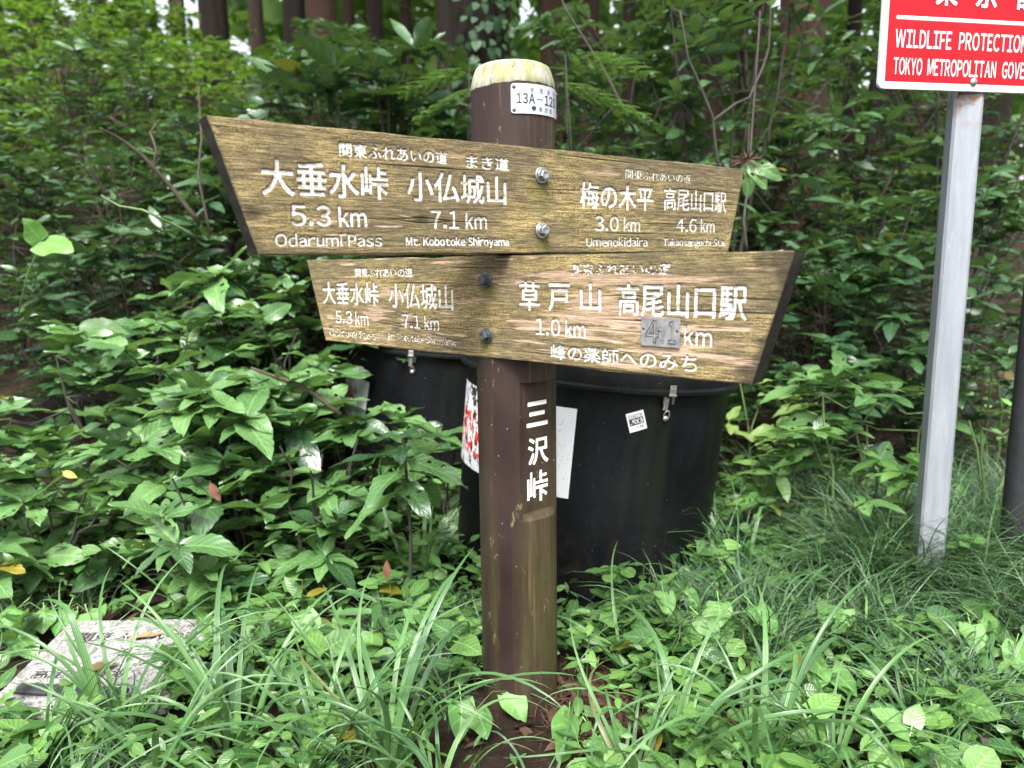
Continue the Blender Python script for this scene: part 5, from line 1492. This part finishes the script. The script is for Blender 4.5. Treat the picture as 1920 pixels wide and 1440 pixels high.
HB = [('heart', 735, 890, .20, .075, 'heart-leaved vine sprig under the young seedling'),
      ('heart', 765, 935, .17, .07, 'heart-leaved vine nearest the peeling sticker of the black tub'),
      ('heart', 690, 965, .14, .07, 'heart-leaved vine beside the brown twig left of the tubs'),
      ('heart', 830, 1000, .13, .085, 'large lobed heart-leaved vine left of the post'),
      ('heart', 65, 1135, .10, .075, 'heart-leaved vine above the top left corner of the slab'),
      ('heart', 155, 1140, .08, .075, 'round-lobed heart leaves touching the back edge of the slab'),
      ('heart', 425, 1165, .08, .06, 'heart leaves right of the back corner of the slab'),
      ('heart', 560, 1150, .09, .07, 'heart leaves in the herbs half way from slab to post'),
      ('heart', 700, 1185, .10, .065, 'yellowish pointed vine leaves left of the post'),
      ('heart', 1300, 1150, .15, .075, 'drooping pale heart leaf in front of the fine grass, nearer the tub'),
      ('heart', 1378, 1125, .17, .075, 'paired heart leaves standing over the fine grass'),
      ('heart', 1500, 1235, .14, .07, 'rounded heart leaves in the fine grass below the mound'),
      ('heart', 1812, 1158, .14, .08, 'large glossy heart leaf right of the foot of the sign pole'),
      ('heart', 1870, 1205, .12, .065, 'wavy heart leaf in the fine grass at the right edge'),
      ('heart', 1540, 1130, .14, .06, 'bright heart-leaved sprig left of the sign pole foot'),
      ('heart', 1050, 1360, .06, .08, 'heart leaves on the ground against the post foot, right side'),
      ('heart', 880, 1320, .07, .07, 'heart leaves on the ground against the post foot, left side'),
      ('heart', 1245, 1120, .16, .06, 'heart-leaved sprig before the base of the black tub'),
      ('pair', 1200, 1060, .24, .055, 'pale toothed herb rising before the black tub'),
      ('pair', 1100, 1150, .18, .055, 'toothed herb just right of the post, half hiding the tub base'),
      ('pair', 1080, 1240, .16, .05, 'toothed herb with many small leaves right of the post'),
      ('pair', 1150, 1290, .13, .045, 'yellow-green toothed herb above the bare brown litter'),
      ('pair', 450, 1230, .12, .05, 'yellow-green toothed herb right of the slab'),
      ('pair', 560, 1090, .16, .055, 'bright toothed herb behind the heart leaves, left of the post'),
      ('pair', 650, 1250, .11, .05, 'toothed herb with round leaves between sedge clumps'),
      ('pair', 330, 1210, .11, .05, 'toothed herb shading the right side of the slab text'),
      ('pair', 1350, 1040, .20, .05, 'toothed herb at the right foot of the black tub'),
      ('pair', 1230, 1330, .10, .05, 'toothed herb in front of the bare litter'),
      ('pair', 1620, 1330, .10, .05, 'toothed herb between sedge clumps below the sign pole'),
      ('tri', 715, 1040, .13, .04, 'three-leaved herb under the heart vines left of the post'),
      ('tri', 790, 1230, .09, .04, 'three-leaved herb close to the left side of the post'),
      ('tri', 1440, 1330, .09, .045, 'round three-leaved herb below the fine grass'),
      ('tri', 1130, 1050, .20, .05, 'round-leaved herb against the black side of the tub'),
      ('tri', 120, 1050, .12, .045, 'three-leaved herb left, under the broad-leaved shrubs'),
      ('tri', 1790, 1000, .24, .035, 'small three-leaved sprig touching the right side of the sign pole'),
      ('tri', 60, 1020, .12, .045, 'pale three-leaved herb at the left edge of the thicket'),
      ('rosette', 640, 1070, .06, .09, 'glossy veined rosette among herbs left of the post'),
      ('rosette', 560, 1045, .07, .09, 'pale shiny rosette in front of the thicket'),
      ('rosette', 345, 1390, .05, .09, 'glossy rosette at the bottom below the slab'),
      ('rosette', 1650, 1215, .09, .08, 'shiny dark rosette leaves in the fine grass before the sign pole'),
      ('rosette', 890, 1250, .06, .07, 'rosette with a curled red leaf at the left of the post'),
      ('rosette', 480, 1290, .05, .08, 'glossy rosette between slab and tall sedge'),
      ('bamboo', 700, 1130, .15, .14, 'bamboo grass with long pointed leaves left of the post'),
      ('bamboo', 770, 1140, .12, .13, 'second bamboo grass, nearer the post')]
for k, a in enumerate(HB): herb(*a, 500 + k)

# pale and palmate shrublets right of the tub
def small_shrub(x, y, h, r, nt, ls, mat, lab, seed, tp=OVATE, key='ovate', whorl=6, flat=0.05):
    rng = np.random.RandomState(seed); lines, P, D, U, S = shrub_layout(rng, h, r, nt, whorl, ls, .4, flat, stems=3)
    plant_with_leaves('leafy_shrub', (x, y, gz(x, y)), lines, P, D, U, S, tp, key, mat, lab, 'shrub', None, seed=seed)
q = at(1590, 1000, 2.30)
small_shrub(q.x, 2.30, .66, .27, 20, .135, 'aucuba', 'open leafy shrub with large pointed leaves left of the sign pole', 801)
q = at(1490, 1000, 2.45)
small_shrub(q.x, 2.45, .42, .22, 13, .115, 'herb', 'low pale pointed-leaf shrub between the tub and the sign pole', 806)
q = at(1660, 1000, 2.25)
small_shrub(q.x, 2.25, .36, .16, 8, .11, 'herb', 'drooping pale-leaved sprig touching the left side of the sign pole', 807)
q = at(1440, 1000, 2.75)
small_shrub(q.x, 2.75, .62, .20, 9, .11, 'pale_leaf', 'yellowish pale-leaved sapling beside the right tub edge', 802, AUC, 'auc')
q = at(1880, 1000, 2.25)
small_shrub(q.x, 2.25, .56, .22, 8, .07, 'herb', 'small-leaved sprig behind the grass at the right edge', 803)
q = at(1850, 1000, 3.0)
small_shrub(q.x, 3.0, .75, .35, 18, .12, 'aucuba_old', 'dark broad-leaved shrub seen between sign pole and stake', 804, AUC, 'auc')
q = at(1690, 1000, 3.1)
small_shrub(q.x, 3.1, .5, .35, 16, .11, 'aucuba_old', 'low dark shrub behind the sign pole', 805, AUC, 'auc')

# feathery fronds beside the post top
def frond_plant(loc, fr, label, seed):
    rng = np.random.RandomState(seed); e = empty('feathery_sapling', loc); tag(e, label, 'sapling', 'feathery pinnate saplings behind the post top')
    lines = [([np.zeros(3)] + [np.array(fr[0][0]) * t + np.array([.02 * math.sin(t * 7), 0, 0]) for t in (.2, .4, .6, .8)] + [np.array(fr[0][0])], .0035, .002)]
    for (b, d, L) in fr:
        lines.append(([np.array(fr[0][0]) * .8, np.array(b)], .003, .002))
    stems_mb(lines, 5).build('stem', M['dark_twig'], e, smooth=True)
    tp = leaf_tpl(1, .28, 3, 1, 'ellip', 0, 3, .1, .1, .02)
    for (b, d, L) in fr:
        b = np.array(b); d = np.array(d, float); d /= np.linalg.norm(d); side = np.cross(d, [0, 0, 1.]); side /= np.linalg.norm(side)
        P, D, U, S = [], [], [], []
        for s_ in (-1, 1):
            for j in range(6):      # side fronds bearing the leaflets
                c0 = b + d * L * (.15 + .15 * j) + np.array([0, 0, -.15 * L * (.15 + .15 * j) ** 2]); dd = side * s_ + d * .65; dd /= np.linalg.norm(dd); l2 = L * (.52 - .05 * j)
                for m_ in range(14):
                    c1 = c0 + dd * l2 * (m_ + 1) / 14 + np.array([0, 0, -.12 * l2 * ((m_ + 1) / 14) ** 2]); sd = np.cross(dd, [0, 0, 1.])
                    for s2 in (-1, 1): P.append(c1); D.append(sd * s2 + dd * .35); U.append(np.array([0, -.1, 1.]) + rng.normal(0, .12, 3)); S.append(.036 * (1.1 - .5 * m_ / 14))
        P, D, U, S = map(np.array, (P, D, U, S))
        V, F, UV, Rn = merge([tp], np.zeros(len(P), int), P, frames(D, U), S, rng)
        link('frond', mesh_np('frond', V, Q=F, uv=UV, rnd=Rn), e, [M['herb']])
q = at(1120, 330, 2.7); g0 = gz(q.x, 2.7); top = lambda px_, py_, Y: tuple(np.array(at(px_, py_, Y)) - np.array([q.x, 2.7, g0]))
frond_plant((q.x, 2.7, g0), [(top(1060, 100, 2.75), (1, .25, -.05), .30), (top(1040, 150, 2.6), (1, -.2, -.30), .30), (top(1150, 200, 2.7), (.8, .1, -.25), .16)], 'feathery pinnate sapling reaching right of the post top', 61)
q = at(880, 330, 2.9); g0 = gz(q.x, 2.9); top = lambda px_, py_, Y: tuple(np.array(at(px_, py_, Y)) - np.array([q.x, 2.9, g0]))
frond_plant((q.x, 2.9, g0), [(top(880, 125, 2.9), (-1, .1, -.20), .26), (top(900, 160, 2.85), (-1, -.2, -.4), .24)], 'feathery pinnate sapling left of the post top', 62)

# bare brown branches in the left thicket and a bright climbing vine
def branch(name, pts, r0, r1, mat, label, cat, group=None):
    P = [np.array(at(*p)) for p in pts]; Q_ = []
    for a, b in zip(P[:-1], P[1:]):
        for t in (0, .34, .67): Q_.append(a + (b - a) * t + np.random.RandomState(int(abs(a[0] * 1e4))).normal(0, .004, 3))
    Q_.append(P[-1]); mb = MB(); mb.tube(Q_, list(np.linspace(r0, r1, len(Q_))), 7); return tag(mb.build(name, M[mat], None, smooth=True), label, cat, group)
branch('bare_branch', [(375, 420, 3.1), (320, 350, 3.05), (265, 290, 3.0), (215, 252, 2.95), (188, 240, 2.9)], .011, .004, 'twig', 'long bare brown branch slanting up in the left thicket', 'branch')
branch('bare_branch', [(290, 320, 3.05), (292, 280, 3.05), (283, 250, 3.1), (300, 225, 3.2)], .006, .003, 'twig', 'upright bare twig forking from the long brown branch', 'branch')
branch('bare_branch', [(395, 440, 3.3), (372, 330, 3.3), (378, 260, 3.35), (372, 160, 3.5)], .006, .003, 'twig', 'thin upright bare twig left of the upper board', 'branch')
branch('bare_branch', [(1400, 470, 2.6), (1395, 420, 2.6), (1405, 330, 2.7), (1412, 200, 2.8), (1425, 20, 2.9)], .005, .003, 'dark_twig', 'thin brown stem behind the right end of the upper board', 'branch')
branch('bare_branch', [(1350, 330, 3.0), (1335, 220, 3.0), (1290, 110, 3.0), (1275, 20, 3.0)], 0.0060, 0.0030, 'dark_twig', 'dark crooked branch above the right end of the upper board', 'branch')
branch('bare_branch', [(1335, 230, 3.0), (1400, 180, 3.1), (1440, 90, 3.2), (1445, -20, 3.2)], 0.0054, 0.0030, 'dark_twig', 'dark branch forking right from the crooked one', 'branch')
branch('bare_branch', [(1190, 250, 3.1), (1130, 130, 3.1), (1060, 20, 3.1), (1040, -30, 3.1)], 0.0060, 0.0036, 'dark_twig', 'dark branch slanting behind the feathery fronds', 'branch')
branch('bare_branch', [(640, 780, 2.4), (560, 720, 2.4), (470, 690, 2.4)], .008, .005, 'twig', 'reddish bare twig inside the near thicket', 'branch')
branch('climbing_vine', [(360, 440, 2.6), (322, 418, 2.55), (285, 402, 2.5), (262, 392, 2.5), (225, 385, 2.5), (190, 366, 2.5)], .006, .003, 'vine_stem' if 'vine_stem' in M else 'stem', 'bright green arching vine stem left of the upper board', 'vine')

# single tall vine with two bright leaves at far left
def tall_vine():
    e = empty('tall_vine', (0, 0, 0)); tag(e, 'thin vine with two bright green leaves rising at the far left', 'vine')
    mb = MB(); mb.tube([at(34, 590, 2.5), at(52, 510, 2.5), (at(72, 470, 2.5)), at(76, 448, 2.5)], [.003, .0025, .002, .002], 6); mb.build('stem', M['stem'], e, smooth=True)
    for (p, d, s, u) in ((at(76, 448, 2.5), (-.1, -.6, .55), .085, (0, -.7, .6)), (at(82, 455, 2.5), (1, -.2, -.12), .115, (0, -.5, .8))):
        o = bpy.data.objects.new('leaf', leaf_mesh('heart0', HEART[0], 'heart')); r = frames(np.array([d]), np.array([u], float))[0]
        o.parent = e; o.matrix_basis = Matrix.Translation(p) @ Matrix([list(r[0]), list(r[1]), list(r[2])]).to_4x4() @ Matrix.Scale(s, 4); col.objects.link(o)
tall_vine()

# withered brown flower head behind the upper board's right end
def withered():
    p = at(1402, 300, 2.65); rng = np.random.RandomState(5); n = 60
    D = rng.normal(0, 1, (n, 3)) * [1, .6, .35]; P = np.tile(np.array(p), (n, 1))
    V, F, UV, Rn = merge([leaf_tpl(1, .10, 4, 1, 'lance', 0, 3, .1, .3, 0)], np.zeros(n, int), P, frames(D, rng.normal(0, 1, (n, 3))), rng.uniform(.03, .075, n), rng)
    tag(link('withered_flower', mesh_np('withered_flower', V, Q=F, uv=UV, rnd=Rn), None, [M['litter']]), 'withered dark brown flower head above the right end of the upper board', 'flower')
    e = empty('drooping_sprig', p); tag(e, 'sprig of large drooping pale leaves beneath the withered flower head', 'sprig')
    mb = MB(); mb.tube([Vector((0, 0, .12)), Vector((0, 0, 0)), Vector((.005, 0, -.03))], .003, 6); mb.build('stem', M['twig'], e)
    for (d, s) in (((-.02, -.1, -1), .13), ((.9, -.2, -.55), .14), ((.5, -.3, -.9), .12)):
        o = bpy.data.objects.new('leaf', leaf_mesh('auc1', AUC[1], 'aucuba')); r = frames(np.array([d], float), np.array([[0, -1., .3]]))[0]
        o.parent = e; o.matrix_basis = Matrix([list(r[0]), list(r[1]), list(r[2])]).to_4x4() @ Matrix.Scale(s, 4); col.objects.link(o)
withered()

# ---------------------------------------------------------------- litter, fallen leaves, pebbles
rng = np.random.RandomState(71); n = 4600
x = rng.uniform(-2.4, 2.4, n); y = rng.uniform(1.1, 4.0, n)
x[:1000] = rng.normal(.17, .07, 1000); y[:1000] = rng.normal(1.50, .09, 1000)
D = np.stack([rng.normal(0, 1, n), rng.normal(0, 1, n), rng.normal(0, .25, n)], 1)
P = np.stack([x, y, ground_z(x, y) + rng.uniform(.002, .016, n)], 1)
keep = ~((x > -1.22) & (x < -.80) & (y > 1.5) & (y < 1.94))
V, F, UV, Rn = merge([leaf_tpl(1, .45, 5, 1, 'ellip', .1, 3, .25, .25, .1), leaf_tpl(1, .045, 2, 1, 'lance', 0, 3, 0, .1, 0)], np.where(np.arange(keep.sum()) < 900, 1, rng.choice(2, keep.sum(), p=[.45, .55])), P[keep], frames(D[keep], np.array([0, 0, 1.]) + rng.normal(0, .35, (keep.sum(), 3))), rng.uniform(.03, .07, keep.sum()), rng)
tag(link('leaf_litter', mesh_np('leaf_litter', V, Q=F, uv=UV, rnd=Rn), None, [M['litter']]), kind='stuff')
def fallen(p, s, d, up, mat, label, wid=.5):
    t = leaf_tpl(1, wid, 12, 2, 'ellip', .05, 6, .25, .12, .12, 3)
    o = link('fallen_leaf', mesh_np('fallen_leaf', t[0], Q=t[1], uv=t[2]), None, [M[mat]]); r = frames(np.array([d], float), np.array([up], float))[0]
    o.matrix_world = Matrix.Translation(p) @ Matrix([list(r[0]), list(r[1]), list(r[2])]).to_4x4() @ Matrix.Scale(s, 4); tag(o, label, 'fallen leaf')
fallen(at(118, 884, 2.0), .045, (1, -.3, -.4), (0, -.8, .6), 'yellow_leaf', 'small yellow leaf caught in the herbs at the far left')
fallen(at(395, 905, 2.05), .060, (.35, -.1, -1), (0, -1, .3), 'brown_leaf', 'reddish-brown dead leaf hanging in the near thicket')
fallen((-1.00, 1.80, -.012), .085, (1, .35, 0.05), (0, 0, 1), 'beige_leaf', 'flat beige dead leaf lying on the engraved characters of the slab', .35)
fallen((-1.03, 1.63, -.008), .085, (.8, .7, .0), (-.2, -.3, 1), 'olive_leaf', 'curled olive-brown leaf lying beside the black strip on the slab', .45)
fallen(at(1865, 695, 3.0), .11, (1, 0, -.35), (0, -1, .5), 'olive_leaf', 'yellowing leaf in the dark shrub right of the sign pole')
fallen(at(725, 1085, 1.9), .05, (.1, 0, 1), (0, -1, .2), 'brown_leaf', 'small upright withered leaf in the herbs left of the post')
for k, (px_, py_, s, lab) in enumerate([(68, 1165, .03, 'dark round pebble at the top left corner of the slab'), (1440, 1395, .022, 'small pebble in the grass below the fine grass'), (1850, 1395, .03, 'brown pebble in the bare soil at the bottom right'), (1740, 1265, .02, 'pebble in the gap before the sign pole')]):
    p = on_ground(px_, py_); mb = MB(); rr = random.Random(k)
    prof = [(s * math.sin(a) * rr.uniform(.92, 1.08) + .0002, -s * .7 * math.cos(a)) for a in np.linspace(0, math.pi, 8)]; mb.lathe(prof, 14)
    o = mb.build('pebble', M['pebble'], None, smooth=True); o.location = p + Vector((0, 0, s * .3)); o.scale = (1.3, 1, .9); tag(o, lab, 'pebble')
